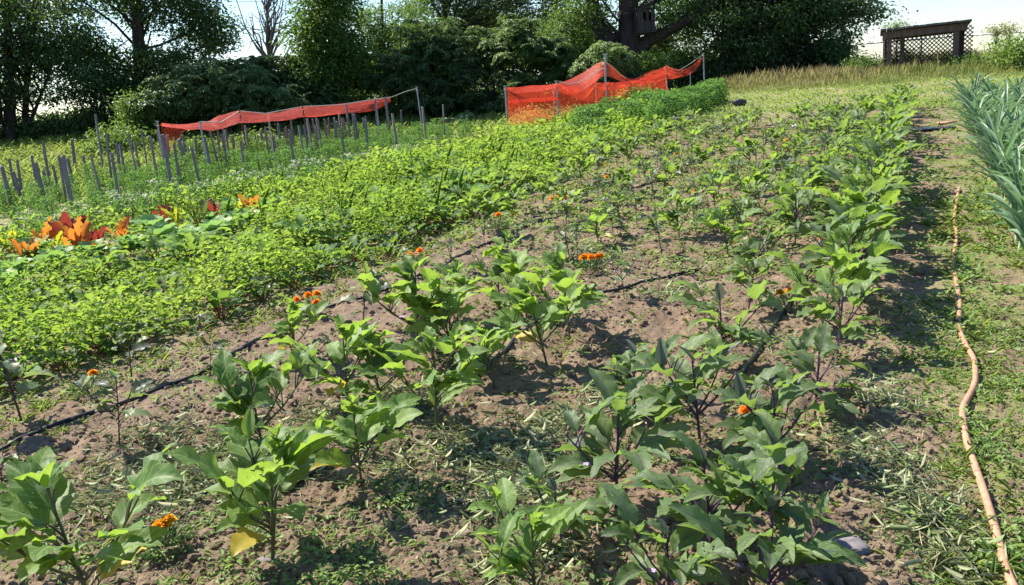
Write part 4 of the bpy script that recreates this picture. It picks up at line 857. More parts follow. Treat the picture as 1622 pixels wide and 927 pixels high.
for i, (bx, by, tx, ty) in enumerate(STK):
    x, y, d = hit(bx, by+9); d = min(d, 30); base = at(bx, by+9, d); top = at(tx, ty, d*rnd.uniform(.985, 1.015)); x, y = base.x, base.y; base.z = zz(x, y)-.1
    ax = (top-base); L = ax.length; ax.normalize(); ang = rnd.uniform(0, 1.5); s = Vector((cos(ang), sin(ang), 0)); s = (s-ax*s.dot(ax)).normalized(); q = ax.cross(s)
    w = rnd.uniform(.020, .034); b = MB(); t = w*rnd.uniform(.55, 1)
    pts = [(-1, -1), (1, -1), (1, 1), (-1, 1)]; Vv = []
    for (h, k) in ((0, .8), (L*.3, 1), (L*.72, 1.02), (L-.03, 1), (L, .75)):
        for (a, c) in pts: Vv.append(tuple(base+ax*(h+(rnd.uniform(-.02, .015) if h > L-.01 else 0))+s*a*w*k+q*c*t*k+s*rnd.uniform(-.004, .004)))
    VV = np.array(Vv)-np.array(tuple(base)); F = [(r*4+c, r*4+(c+1) % 4, r*4+4+(c+1) % 4, r*4+4+c) for r in range(4) for c in range(4)]+[(16, 17, 18, 19)]
    b.add(VV, F, None, .5); o = link('wooden_stake', b.mesh('wooden_stake', M['stake'], False)); o.location = base
    if i in WORD: lab = WORD[i]
    elif i >= 42: lab = 'thin grey stake in the back of the staked tomato rows'
    elif tx < 130: lab = f'weathered stake left of the tallest stake, {ORD[i]} counting from the left edge'
    elif tx < 250: lab = f'weathered stake between the light green bush and the left orange net, {ORD[i-11]} from the left'
    else: lab = f'weathered stake under the left orange net, {ORD[i-15]} from its left end'
    tag(o, lab, 'stake', 'wooden tomato stakes')
k = 0
for v0, u0 in ((-11.35, 7.0), (-12.3, 7.6), (-13.3, 8.0), (-14.3, 9.0), (-15.3, 10.0)):
    u = u0
    while u < 21:
        x, y = uv2xy(u, v0+rnd.uniform(-.1, .1)); L = rnd.uniform(1.0, 1.32); lx, ly = rnd.uniform(-.10, .06), rnd.uniform(-.08, .08); w = rnd.uniform(.016, .026); t = w*rnd.uniform(.6, 1); b = MB(); Vv = []
        for h, q in ((0, .85), (L*.5, 1), (L-.02, 1), (L, .8)):
            for a_, c_ in ((-1, -1), (1, -1), (1, 1), (-1, 1)): Vv.append((lx*h/L+a_*w*q, ly*h/L+c_*t*q, h+(rnd.uniform(-.02, .01) if h == L else 0)))
        b.add(Vv, [(r*4+c, r*4+(c+1) % 4, r*4+4+(c+1) % 4, r*4+4+c) for r in range(3) for c in range(4)]+[(12, 13, 14, 15)], None, .5); o = link('wooden_stake', b.mesh('wooden_stake', M['stake'], False)); o.location = (x, y, zz(x, y)-.08); o.rotation_euler.z = rnd.uniform(0, 1.5)
        tag(o, 'slim grey tomato stake standing among the leaves of the staked rows', 'stake', 'slim stakes among the tomato plants'); u += rnd.uniform(1.5, 2.6)
def pole(bx, by, tx, ty, d, rad, mat, label, group='metal poles holding the nets', cat='pole', name='metal_pole', clip=True):
    top = at(tx, ty, d); b0 = at(bx, by, d); base = Vector((b0.x, b0.y, zz(b0.x, b0.y)-.15)); b = MB(); L = (top-base)
    tube(b, [(0, 0, 0), tuple(L*.5), tuple(L)], [rad, rad, rad*.95], 8); o = link(name, b.mesh(name, M[mat])); o.location = base
    tag(o, label, cat, group)
    if clip:
        c = MB(); tube(c, [tuple(L*.985), tuple(L*1.004)], rad*1.7, 8); link('end_cap', c.mesh('end_cap', M[mat]), o)
        c = MB(); tube(c, [tuple(L*.93), tuple(L*.945)], rad*1.5, 8); link('cord_tie', c.mesh('cord_tie', M['cord']), o)
    return top
pole(805, 215, 800, 136, 25.7, .028, 'pipe', 'grey metal pole at the left end of the right orange net')
pole(886, 202, 881, 128, 26.4, .028, 'pipe', 'grey metal pole at the front where the right net starts to rise')
pole(961, 187, 958, 86, 27.2, .030, 'pipe', 'tallest grey metal pole at the peak of the right orange net')
pole(879, 203, 877, 143, 28.3, .022, 'pipe', 'thin metal pole behind the front pole of the right net')
pole(946, 182, 943, 130, 29, .02, 'pipe', 'thin metal pole behind the net left of the tallest pole')
pole(994, 172, 992, 132, 29.5, .02, 'rod', 'thin metal pole beside the orange leafy vine inside the net')
pole(1017, 165, 1015, 123, 30, .02, 'pipe', 'thin metal pole right of the leafy vine in the net')
pole(1029, 155, 1027, 125, 31.5, .02, 'rod', 'short thin pole behind the far part of the right net')
pole(1058, 150, 1054, 106, 31, .024, 'pipe', 'grey metal pole where the far net strip leaves the wall of net')
pole(1094, 145, 1093, 114, 33, .02, 'pipe', 'short thin pole under the far net strip')
pole(1116, 140, 1114, 84, 33.5, .028, 'pipe', 'grey metal pole at the far right end of the right orange net')
lp = [(262, 275, 249, 192, 20.6, 'grey metal pole at the left end of the left orange net'), (331, 288, 317, 193, 20, 'grey metal pole at the front second from the left end of the left net'), (392, 230, 379, 174, 22, 'rusty thin pole at the first peak of the left orange net'),
      (490, 240, 479, 167, 23.5, 'rusty thin pole at the second peak of the left orange net'), (430, 235, 425, 180, 24, 'thin pole behind the middle of the left orange net'), (603, 222, 594, 150, 26.5, 'grey metal pole near the right end of the left orange net'), (670, 210, 660, 138, 29, 'grey metal pole holding the cord beyond the left net')]
for j, (a, b_, c, e, d, lab) in enumerate(lp): pole(a, b_, c, e, d, .022 if j not in (2, 3) else .016, 'pipe' if j not in (2, 3) else 'rod', lab)
def sheet(rows, name, mat, parent=None, label=None, sub=6, crumple=.02, seed=0, weight=None):
    """cloth through a grid of control points (px, py, distance) rows; every point has its own distance"""
    G = np.array([[tuple(at(*p)) for p in r] for r in rows]); nr, nc = G.shape[:2]
    def cr(A_, t):      # Catmull-Rom along axis 0
        n = len(A_); k = min(int(t), n-2); f = t-k; p0, p1, p2, p3 = A_[max(k-1, 0)], A_[k], A_[k+1], A_[min(k+2, n-1)]
        return .5*(2*p1+(p2-p0)*f+(2*p0-5*p1+4*p2-p3)*f*f+(3*p1-p0-3*p2+p3)*f**3)
    U_ = np.linspace(0, nc-1, (nc-1)*sub+1); V_ = np.linspace(0, nr-1, (nr-1)*sub+1)
    r_ = np.random.default_rng(seed); R1 = np.array([[cr(G[i], u) for u in U_] for i in range(nr)]); R2 = np.array([cr(R1, v) for v in V_])
    R2[1:-1] += r_.normal(0, crumple, R2[1:-1].shape)*[1, 1, .5]
    R2[:, :, 2] -= .02*np.abs(np.sin(np.linspace(0, pi*(nc-1), len(U_))))[None]
    du = np.concatenate([[0], np.cumsum(np.linalg.norm(np.diff(R2[0], axis=0), axis=1))]); dv = np.concatenate([[0], np.cumsum(np.linalg.norm(np.diff(R2[:, 0], axis=0), axis=1))])
    uv = np.stack(np.meshgrid(du, dv), -1); m = len(U_)
    F = [(i*m+j, i*m+j+1, (i+1)*m+j+1, (i+1)*m+j) for i in range(len(V_)-1) for j in range(m-1)]
    b = MB(); b.add(R2.reshape(-1, 3), F, uv.reshape(-1, 2)); o = link(name, b.mesh(name, M[mat]), parent)
    if label: o['label'] = label
    return o
rn = tag(empty('orange_net', (0, 0, 0)), 'large orange mesh net draped between metal poles in front of big tree', 'net', 'orange bird nets')
sheet([[(802, 138, 25.7), (840, 136, 26), (881, 133, 26.4), (915, 140, 26.9), (935, 140, 27), (959, 132, 27.2), (1000, 128, 29), (1056, 110, 31)],
       [(803, 175, 25.7), (842, 172, 26.1), (883, 166, 26.5), (920, 172, 27), (938, 170, 27.1), (960, 162, 27.4), (1002, 150, 29.2), (1057, 130, 31)],
       [(805, 217, 25.7), (845, 211, 26.2), (886, 203, 26.5), (925, 195, 27), (945, 190, 27.1), (961, 187, 27.4), (1005, 172, 29.2), (1058, 153, 31)]], 'net_wall', 'net', rn, seed=1)
sheet([[(803, 139, 25.8), (842, 135, 27.2), (881, 132, 28.2), (918, 118, 28.5), (957, 97, 28.2), (995, 124, 29), (1027, 114, 30), (1056, 104, 31)],
       [(803, 147, 25.6), (842, 146, 26.3), (881, 140, 26.6), (918, 146, 27.2), (957, 120, 27.5), (995, 133, 28.6), (1027, 126, 29.8), (1056, 118, 30.9)]], 'net_top', 'net_dense', rn, seed=2)
sheet([[(881, 133, 26.3), (905, 136, 26.6), (930, 128, 26.8), (957, 112, 27.0)], [(881, 140, 26.2), (903, 150, 26.5), (925, 158, 26.6), (946, 128, 27.0)]], 'net_fold', 'net_dense', rn, seed=3)
sheet([[(942, 130, 27), (962, 130, 27.3), (995, 128, 28.6), (1025, 124, 29.8), (1056, 116, 30.8)], [(942, 138, 27), (962, 143, 27.2), (995, 137, 28.5), (1025, 133, 29.7), (1056, 124, 30.7)]], 'net_band', 'net_dense', rn, seed=4)
sheet([[(1056, 104, 31), (1075, 110, 31.8), (1092, 106, 32.6), (1111, 90, 33.4)], [(1056, 113, 31), (1075, 117, 31.6), (1092, 114, 32.4), (1110, 98, 33.3)], [(1057, 125, 30.9), (1075, 123, 31.5), (1096, 115, 32.3), (1107, 104, 33.2)]], 'net_strip', 'net_dense', rn, seed=5)
b = MB(); tube(b, [tuple(at(806+k*7.7, 162-k*.55+sin(k*2)*.4, 25.6+k*.07)) for k in range(11)], [.055+.008*sin(k*3) for k in range(11)], 8); link('rolled_edge', b.mesh('rolled_edge', M['net_dense']), rn)
b = MB(); tube(b, [tuple(at(*q)) for q in [(886, 129, 26.4), (900, 133, 26.8), (915, 131, 27), (930, 124, 27.1), (945, 112, 27.2), (958, 108, 27.1)]], .010, 5); link('cord', b.mesh('cord', M['cord']), rn)
b = MB(); tube(b, [tuple(at(*q)) for q in [(958, 97, 27.2), (972, 108, 27.9), (985, 120, 28.5), (993, 124, 29)]], .009, 5); link('cord', b.mesh('cord', M['cord']), rn)
b = MB(); tube(b, [tuple(at(*q)) for q in [(1054, 106, 31), (1075, 112, 31.8), (1095, 100, 32.6), (1114, 86, 33.4)]], .009, 5); link('cord', b.mesh('cord', M['cord']), rn)
ln = tag(empty('orange_net', (0, 0, 0)), 'long low orange mesh net stretched over the staked tomato rows at left', 'net', 'orange bird nets')
sheet([[(256, 196, 21.5), (318, 194, 22), (345, 184, 22.6), (379, 175, 23), (430, 179, 24), (479, 168, 25), (540, 164, 26), (594, 157, 27.4), (620, 154, 28.5)],
       [(256, 198, 20.8), (318, 199, 20.8), (345, 193, 21.4), (379, 188, 22), (430, 185, 22.8), (479, 181, 23.8), (540, 176, 25), (594, 165, 26.6), (618, 158, 28)],
       [(256, 200, 20.4), (318, 205, 20), (345, 205, 20.4), (379, 195, 21), (430, 192, 22), (479, 186, 23.2), (540, 180, 24.6), (594, 174, 26.3), (616, 161, 27.8)]], 'net_canopy', 'net_dense', ln, seed=6)
sheet([[(254, 197, 20.5), (275, 199, 20.4), (300, 202, 20.2)], [(257, 225, 20.5), (272, 220, 20.4), (292, 208, 20.2)], [(262, 262, 20.6), (268, 245, 20.4), (284, 220, 20.3)]], 'net_end', 'net_open', ln, sub=5, crumple=.01, seed=7)
b = MB(); tube(b, [tuple(at(*q)) for q in [(318, 193, 20), (350, 194, 20.6), (379, 176, 22), (420, 180, 22.8), (479, 169, 23.6), (540, 166, 25), (594, 157, 26.5), (620, 154, 27.4), (640, 146, 28.2), (661, 140, 29)]], .011, 5); link('cord', b.mesh('cord', M['cord']), ln)

# ------------------------------------------------------------------ trees
def crown(b, blobs, size, per=26, ar=.5, flat=.35, seed=0, mat=0, thr=.42, lum=0):
    """leaves in twig clumps, spread through blobs (px, py, dist, rx, ry px, depth m, clumps)"""
    r_ = np.random.default_rng(seed); allc = []
    for (px, py, d, rx, ry, dep, nc) in blobs:
        k = d/FPX; c = np.array(tuple(at(px, py, d))); nc = int(nc*1.25); n = int(nc*2.4)
        q = r_.normal(size=(n, 3)); q /= np.linalg.norm(q, axis=1)[:, None]; rad = r_.random(n)**.45
        P = q*rad[:, None]*[rx*k, dep, ry*k]; w = c+P
        nz = fbm(w[:, 0]*.9+seed, w[:, 2]*1.1+w[:, 1]*.5, 5+seed, 2); kk = nz > thr; w = w[kk][:nc]; allc.append(w)
    C = np.concatenate(allc); C = C[C[:, 2] > Z(C[:, 0], C[:, 1])+.05]; n = len(C)
    cl = r_.normal(0, 1, (n, per, 3))*[.26, .26, .14]*(size/.12)**.6; ctone = r_.random(n)
    P = (C[:, None]+cl).reshape(-1, 3); m = len(P); a = np.arctan2(cl[..., 1], cl[..., 0]).ravel()+r_.normal(0, .6, m)
    L = r_.uniform(.6, 1.35, m)*size
    hexl(b, P, a, r_.normal(-.15, flat, m), L, L*ar, .25, .25, r_.normal(0, .45, m), np.clip(np.repeat(ctone, per)*.6+r_.random(m)*.4+lum, 0, 1), mat)
    return C
def limbs(b, base, top, r0, targets, nmax=26, seed=0, r1=None, sides=8, bend=.15, tw=.25):
    r_ = np.random.default_rng(seed); base = np.array(tuple(base)); top = np.array(tuple(top)); H = np.linalg.norm(top-base); r1 = r1 or r0*.45
    t = np.linspace(0, 1, 9); off = np.cumsum(r_.normal(0, bend*.12*H/9, (9, 3)), 0)*[1, 1, 0]; off -= off[0]
    P = base+(top-base)*t[:, None]+off; rad = r0+(r1-r0)*t; rad[0] *= 1.35; tube(b, P, rad, sides)
    if len(targets):
        idx = r_.choice(len(targets), min(nmax, len(targets)), replace=False)
        for i in idx:
            T_ = targets[i]; k = int(np.clip((T_[2]-P[0][2])/(H+.01)*8*r_.uniform(.45, .85), 1, 8)); o = P[k]; dl = np.linalg.norm(T_-o)
            mid = (o+T_)/2+r_.normal(0, .08*dl, 3)+[0, 0, .06*dl]; q1 = o*.72+mid*.28+r_.normal(0, .04*dl, 3); rr = min(rad[k]*.5, .02+.012*dl)
            pts = np.array([o, (o+mid)/2+r_.normal(0, .04*dl, 3), mid, (mid+T_)/2+r_.normal(0, .05*dl, 3), T_]); tube(b, pts, np.array([1, .8, .62, .42, .16])*rr, 5)
            for j in range(3):
                s = pts[2+j % 2]; e = s+r_.normal(0, tw*dl, 3)*[1, 1, .7]; tube(b, [s, (s+e)/2+r_.normal(0, .04*dl, 3), e], [rr*.38, rr*.28, rr*.1], 4)
    return P
def tree(name, label, cat, trunks, blobs, mat, size, seed, per=26, ar=.5, flat=.5, thr=.42, group=None, bark='bark', nl=26, extra=None, lum=0):
    tb, cb = MB(), MB(); C = crown(cb, blobs, size, per, ar, flat, seed, 0, thr, lum)
    for i, (bx, by, tx, ty, d, r0) in enumerate(trunks):
        p0 = at(bx, by, d); p0.z = zz(p0.x, p0.y)-.2; limbs(tb, p0, at(tx, ty, d), r0, C, nl, seed+i)
    if extra: extra(tb)
    p0 = at(trunks[0][0], trunks[0][1], trunks[0][4]); r = empty(name, (p0.x, p0.y, zz(p0.x, p0.y))); inv = -r.location
    for nm_, mb, mm in (('trunk', tb, bark), ('crown', cb, mat)):
        for q in mb.V: q += np.array(tuple(inv))
        link(nm_, mb.mesh(nm_, M[mm]), r)
    tag(r, label, cat, group); return r
tree('spreading_tree', 'large dark tree with a thick trunk and fanning limbs at left', 'tree', [(232, 230, 212, -60, 37, .34)],
     [(215, -10, 37, 125, 45, 2.2, 330), (320, 40, 37, 48, 30, 1.6, 110), (345, 72, 36.5, 24, 12, 1.0, 30), (130, 60, 37, 55, 50, 2, 150), (265, 95, 36.5, 60, 26, 1.6, 110), (150, 130, 37, 70, 36, 2, 200), (60, 100, 38, 40, 36, 1.6, 70), (215, 150, 37, 60, 30, 2, 170), (180, 195, 37.5, 80, 24, 1.6, 200), (215, -110, 37, 150, 70, 3, 300)], 'tree_dark', .13, 1, nl=46, thr=.40)
tree('open_tree', 'open crowned tree with several dark trunks at the left edge', 'tree', [(18, 232, 10, -60, 38, .22), (40, 232, 44, 20, 38.5, .14), (2, 232, -14, 20, 38.5, .16), (30, 232, 78, 120, 38, .09)],
     [(20, 10, 38, 80, 45, 2, 200), (30, 85, 38, 50, 30, 1.6, 60), (70, 150, 38, 40, 16, 1.4, 24), (10, 130, 38.5, 45, 30, 1.4, 36), (45, 215, 38.5, 90, 16, 1.4, 190), (-60, 100, 38, 60, 110, 2, 200)], 'tree_mid', .12, 2, nl=30, thr=.45)
tree('dead_tree', 'bare leafless grey tree against the white sky, left of centre', 'tree', [(428, 150, 422, 20, 42, .13)], [(425, -25, 42, 50, 60, 1.8, 80), (455, 30, 42, 30, 30, 1, 24), (400, 30, 42, 20, 30, 1, 16)], 'tree_mid', .05, 3, per=1, bark='bark_grey', nl=44)
tree('vine_covered_tree', 'upright bright green vine covered tree left of centre', 'tree', [(520, 190, 512, -40, 36, .2)],
     [(520, 20, 36, 46, 60, 1.6, 260), (500, 80, 36, 44, 50, 1.5, 220), (545, 90, 36, 44, 50, 1.5, 240), (490, 120, 35.5, 45, 26, 1.3, 120), (530, 150, 36, 60, 30, 1.5, 220), (520, -80, 36, 70, 70, 2, 220)], 'tree_light', .13, 4, thr=.36)
tree('slender_tree', 'thin sunlit tree showing white sky through it, right of vine covered tree', 'tree', [(612, 180, 604, -20, 40, .12)],
     [(605, 55, 40, 45, 45, 1.5, 110), (650, 20, 41, 36, 24, 1.2, 40), (585, 100, 40, 30, 30, 1.2, 90), (575, 30, 40, 18, 30, 1, 20)], 'tree_light', .11, 5, nl=30, thr=.46)
tree('dark_tree', 'dark twiggy tree rising behind the sumac thicket at centre', 'tree', [(715, 170, 700, -40, 44, .2)],
     [(700, 0, 44, 70, 34, 2, 170), (780, 15, 44, 60, 30, 2, 140), (850, 0, 44, 60, 40, 2, 200), (660, 60, 44, 36, 20, 1.4, 60), (760, -70, 44, 150, 50, 3, 260)], 'tree_dark', .12, 6, nl=40, thr=.42)
def sumac(name, label, stems, blobs, seed, fl=.42, group='sumac shrubs under the trees', lum=0.):
    """compound leaves: whorls of drooping fronds of narrow leaflets"""
    r_ = np.random.default_rng(seed+70); cb, tb = MB(), MB(); allc = []
    for (px, py, d, rx, ry, dep, nc) in blobs:
        k = d/FPX; c = np.array(tuple(at(px, py, d))); q = r_.normal(size=(nc, 3)); q /= np.linalg.norm(q, axis=1)[:, None]
        q[:, 1] = -np.abs(q[:, 1])*np.where(r_.random(nc) < .7, 1, -1); q = c+q*((r_.random(nc)**.35)*r_.uniform(.8, 1.25, nc))[:, None]*[rx*k, dep, ry*k]; q = q[fbm(q[:, 0]*1.3+seed, q[:, 2]*1.5, 5, 2) > .36]; allc.append(q)
    C = np.concatenate(allc); C = C[C[:, 2] > Z(C[:, 0], C[:, 1])+.1]; n = len(C); nf = 8; ml = 9
    fa = (np.arange(nf)/nf*6.283)[None]+r_.uniform(0, 6, (n, 1))+r_.normal(0, .25, (n, nf)); fe = r_.normal(.15, .35, (n, nf)); L = fl*r_.uniform(.6, 1.25, (n, nf))
    t = np.linspace(.2, 1, ml)
    ct = r_.random(n)
    for s in (-1, 1):
        R_ = L[..., None]*t; zo = np.sin(fe)[..., None]*R_-.55*R_**2/L[..., None]
        P = np.stack([C[:, 0][:, None, None]+np.cos(fa)[..., None]*R_*.95, C[:, 1][:, None, None]+np.sin(fa)[..., None]*R_*.95, C[:, 2][:, None, None]+zo], -1).reshape(-1, 3)
        m = len(P); az = np.repeat(fa.ravel(), ml)+s*r_.uniform(.7, 1.2, m); LL = np.repeat(L.ravel(), ml)*np.tile(.34*(1.1-.6*np.abs(t-.4)), n*nf)
        hexl(cb, P, az, r_.normal(-.35, .2, m), LL, LL*.34, .2, .2, r_.normal(0, .3, m), np.clip(np.repeat(ct, nf*ml)*.6+r_.random(m)*.4+lum, 0, 1))
    for i, (bx, by, d, r0) in enumerate(stems):
        p0 = at(bx, by, d); p0.z = zz(p0.x, p0.y)-.1; top = C[np.argmin(np.abs(C[:, 0]-p0.x)+np.abs(C[:, 2]-C[:, 2].max())*.3)]; limbs(tb, p0, top, r0, C, 16, seed+i, tw=.08)
    p0 = at(stems[0][0], stems[0][1], stems[0][2]); r = empty(name, (p0.x, p0.y, zz(p0.x, p0.y)))
    for nm_, mb, mm in (('stem', tb, 'bark'), ('foliage', cb, 'sumac')):
        for q in mb.V: q -= np.array(tuple(r.location))
        link(nm_, mb.mesh(nm_, M[mm]), r)
    tag(r, label, 'shrub', group)
sumac('sumac_shrub', 'broad dark sumac shrub filling the middle of the tree line', [(690, 200, 35, .05), (740, 200, 35.5, .05), (640, 200, 35, .05), (790, 195, 35, .05)], [(700, 95, 36, 90, 55, 1.8, 330), (640, 130, 35.5, 60, 46, 1.5, 170), (720, 150, 35, 90, 36, 1.5, 190)], 1)
sumac('sumac_shrub', 'tall rounded sumac shrub behind the left part of right net', [(850, 190, 35, .05), (890, 190, 35, .05), (820, 190, 35, .05)], [(840, 75, 35.5, 70, 52, 1.8, 290), (870, 125, 35, 60, 40, 1.5, 190), (800, 150, 35, 50, 34, 1.4, 120)], 2)
sumac('sumac_shrub', 'lower sumac shrub with lighter leaves behind the left orange net', [(330, 215, 33, .04), (380, 215, 33, .04), (290, 215, 33, .04)], [(345, 125, 33.5, 70, 26, 1.4, 180), (290, 150, 33, 50, 30, 1.3, 120), (400, 160, 33, 60, 30, 1.4, 140), (240, 165, 32.5, 30, 16, 1, 50)], 3, lum=.15)
sumac('sumac_shrub', 'sunlit sumac shrub growing in front of the big treehouse trunk', [(962, 140, 34, .04)], [(962, 90, 34, 30, 24, 1, 60), (940, 110, 34, 34, 20, 1, 50)], 4, lum=.25)
sumac('sumac_shrub', 'small sumac sapling right of the cord pole', [(675, 212, 30.5, .02)], [(675, 192, 30.5, 18, 9, .4, 12)], 5, .34, lum=.4)
sumac('sumac_shrub', 'small bushy sumac sapling between the two orange nets', [(730, 210, 31, .02)], [(730, 188, 31, 20, 14, .5, 18)], 6, .34, lum=.3)
sumac('sumac_shrub', 'dark sumac shrub under the bare dead tree', [(450, 200, 35, .04), (420, 200, 35, .04)], [(430, 120, 35.5, 50, 34, 1.4, 130), (470, 160, 35, 50, 36, 1.4, 120)], 7)
def big_limbs(tb):
    d = 36.5
    for pts, rr in (([(962, 70), (950, 45), (940, 10), (930, -60)], [.34, .3, .26, .2]), ([(978, 92), (966, 75), (955, 55)], [.3, .3, .32]), ([(1005, 85), (1030, 62), (1060, 48), (1092, 30), (1130, 5)], [.34, .28, .22, .17, .10]), ([(985, 55), (965, 62), (950, 60)], [.16, .2, .2]), ([(1008, 20), (1030, 8), (1060, -10)], [.14, .12, .08]), ([(950, 40), (925, 25), (900, 10)], [.14, .1, .06])):
        tube(tb, [tuple(at(a, b_, d)) for a, b_ in pts], rr, 9)
tree('treehouse_tree', 'massive forked tree with a wooden treehouse box on its trunk', 'tree', [(1000, 165, 992, -80, 36.5, .62)],
     [(930, 20, 36.5, 56, 34, 1.8, 90), (1060, 20, 37, 60, 34, 1.8, 130), (1045, 85, 38, 50, 26, 1.4, 80), (900, 60, 37, 46, 40, 1.6, 130), (1000, -60, 37, 140, 50, 3, 240), (1085, 75, 38, 40, 40, 1.6, 110)], 'tree_mid', .12, 8, nl=30, thr=.47, extra=big_limbs)
tree('dark_round_tree', 'dense very dark tree with drooping right branches beside the open sky', 'tree', [(1148, 120, 1150, -40, 37, .24), (1215, 115, 1225, -20, 37.5, .16), (1285, 108, 1270, 0, 38, .12), (1180, 118, 1185, 30, 37, .1)],
     [(1150, 20, 37, 60, 50, 2, 260), (1235, 20, 37.5, 75, 50, 2.2, 330), (1300, 40, 37.5, 50, 44, 1.8, 190), (1200, 78, 37, 90, 30, 1.8, 230), (1290, 85, 37, 42, 22, 1.4, 110), (1345, 20, 38, 42, 26, 1.5, 64), (1360, 52, 38, 26, 20, 1.2, 22), (1385, 20, 38, 22, 14, 1, 14), (1220, -70, 37.5, 160, 50, 3, 300)], 'tree_dark', .13, 9, nl=50, thr=.38)
def hedge(name, label, blobs, mat, size, seed, cat='bush', group=None, thr=.33, flat=.6, lum=0., ar=.5):
    a, b_, d = blobs[0][:3]; tree(name, label, cat, [(a, b_+blobs[0][4], a, b_, d, .03)], blobs, mat, size, seed, thr=thr, nl=14, flat=flat, group=group, lum=lum, ar=ar)
for i, (px, py, rx, ry, d, n, lab) in enumerate([(300, 190, 90, 38, 34.5, 260, 'dark undergrowth bush behind the left net'), (470, 185, 90, 34, 36, 260, 'dark undergrowth bush below the vine covered tree'), (610, 170, 70, 40, 37, 240, 'dark undergrowth bush left of the sumac thicket'), (760, 175, 90, 32, 37.5, 260, 'dark undergrowth bush at the foot of the sumac thicket'),
      (910, 160, 80, 36, 37.5, 240, 'dark undergrowth bush behind the peak of the right net'), (1060, 130, 60, 26, 38, 190, 'dark undergrowth bush right of the treehouse trunk'), (1170, 108, 90, 18, 37.5, 200, 'low dark bush below the dense dark tree'), (120, 205, 110, 22, 38, 230, 'dark undergrowth bush between the two left trees'), (1290, 100, 50, 12, 37.5, 90, 'low dark bush at the right end of the tree line')]):
    hedge('undergrowth_bush', lab, [(px, py, d, rx, ry, 1.6, n)], 'tree_dark', .13, 20+i, group='undergrowth bushes under the tree line')
hedge('leafy_bush', 'light green leafy bush behind the tallest stake', [(190, 225, 30, 32, 24, .9, 90), (165, 240, 29.5, 26, 16, .8, 60)], 'tree_light', .10, 41, lum=.15)
hedge('leafy_bush', 'small light green bush at the left end of the left net', [(215, 165, 32, 18, 18, .6, 30), (208, 185, 32, 14, 14, .6, 24)], 'tree_light', .10, 42)
hedge('leafy_bush', 'yellow green bush seen under the left orange net', [(330, 235, 27, 60, 18, .9, 90), (400, 232, 28, 50, 16, .9, 70)], 'tree_light', .09, 43, lum=.2)
hedge('leafy_bush', 'bright green bush behind the right net beside the big trunk', [(1035, 100, 34.5, 30, 16, .9, 60)], 'tree_light', .10, 44)
hedge('leafy_bush', 'bright green bush at the right edge by the fence', [(1612, 80, 30, 26, 18, .9, 70)], 'tree_light', .09, 45, lum=.2)
hedge('leafy_bush', 'green brush to the right of the lattice shed', [(1545, 97, 32.5, 24, 8, .8, 34)], 'tree_light', .08, 46)
hedge('leafy_bush', 'scrubby brush to the left of the lattice shed', [(1372, 101, 33.5, 32, 8, .9, 40)], 'tree_mid', .08, 47, lum=.3)
hedge('leafy_bush', 'overgrown brush inside the lattice shed', [(1432, 90, 34.5, 24, 10, .4, 26), (1500, 94, 34.5, 24, 8, .4, 20)], 'tree_mid', .08, 48)
hedge('climbing_vine', 'yellow orange leafy vine inside the right orange net', [(1003, 158, 29, 16, 20, .4, 34), (990, 165, 29, 12, 16, .4, 20), (1022, 150, 30, 10, 12, .4, 14)], 'tree_light', .08, 49, cat='vine', lum=.3)
hedge('net_weed', 'tall pale weed growing behind the left panel of the right net', [(845, 185, 27.5, 26, 22, .5, 34), (915, 180, 28.5, 30, 16, .5, 24)], 'tall', .08, 50, cat='weed', ar=.3)
# far wood behind everything
cb = MB(); crown(cb, [(px, py, 62, 110, 34, 4, 300) for px, py in ((100, 215), (300, 190), (500, 165), (700, 150), (900, 135), (1080, 118), (1230, 100), (560, 120), (760, 95), (860, 60), (720, 60), (950, 90))], .24, 22, .6, .5, 60, thr=.3)
tag(link('far_wood', cb.mesh('far_wood', M['tree_dark'])), 'far dark wood closing the gaps behind the tree line', 'wood', kind='stuff')
tree('round_tree', 'dark round tree standing beyond the left end of the tree line', 'tree', [(-190, 240, -195, 60, 38, .2)], [(-190, 110, 38, 100, 80, 3, 420), (-180, 200, 38, 110, 40, 2.5, 260), (-360, 150, 39, 110, 90, 3, 380)], 'tree_dark', .15, 70)
# treehouse
def treehouse():
    c = at(1021, 33, 35.7); r = tag(empty('treehouse', c), 'dark wooden treehouse box fixed to the right side of massive trunk', 'treehouse')
    w, h, dp = .33, .42, .35; b = MB()
    for i in range(6):
        x = -w+w*2/6*(i+.5)
        if i in (2, 4): box(b, (x, -dp, -.22), (w/6-.006, 0, 0), (0, .012, 0), (0, 0, h*.42)); box(b, (x, -dp, h-.07), (w/6-.006, 0, 0), (0, .012, 0), (0, 0, .06))
        else: box(b, (x, -dp, 0), (w/6-.006, 0, 0), (0, .012, 0), (0, 0, h))
    for s in (-1, 1): box(b, (s*(w+.014), 0, 0), (.012, 0, 0), (0, dp-.02, 0), (0, 0, h))
    box(b, (0, dp-.01, 0), (w, 0, 0), (0, .012, 0), (0, 0, h)); link('board_walls', b.mesh('walls', M['box'], False), r)
    b = MB(); box(b, (0, 0, h+.03), (w+.08, 0, .02), (0, dp+.08, 0), (0, 0, .02)); link('roof', b.mesh('roof', M['box'], False), r)
    b = MB(); box(b, (0, 0, -h-.03), (w+.05, 0, 0), (0, dp+.05, 0), (0, 0, .025)); box(b, (-.1, 0, -h-.09), (w, 0, 0), (0, .04, 0), (0, 0, .035)); link('platform', b.mesh('platform', M['box'], False), r)
treehouse()

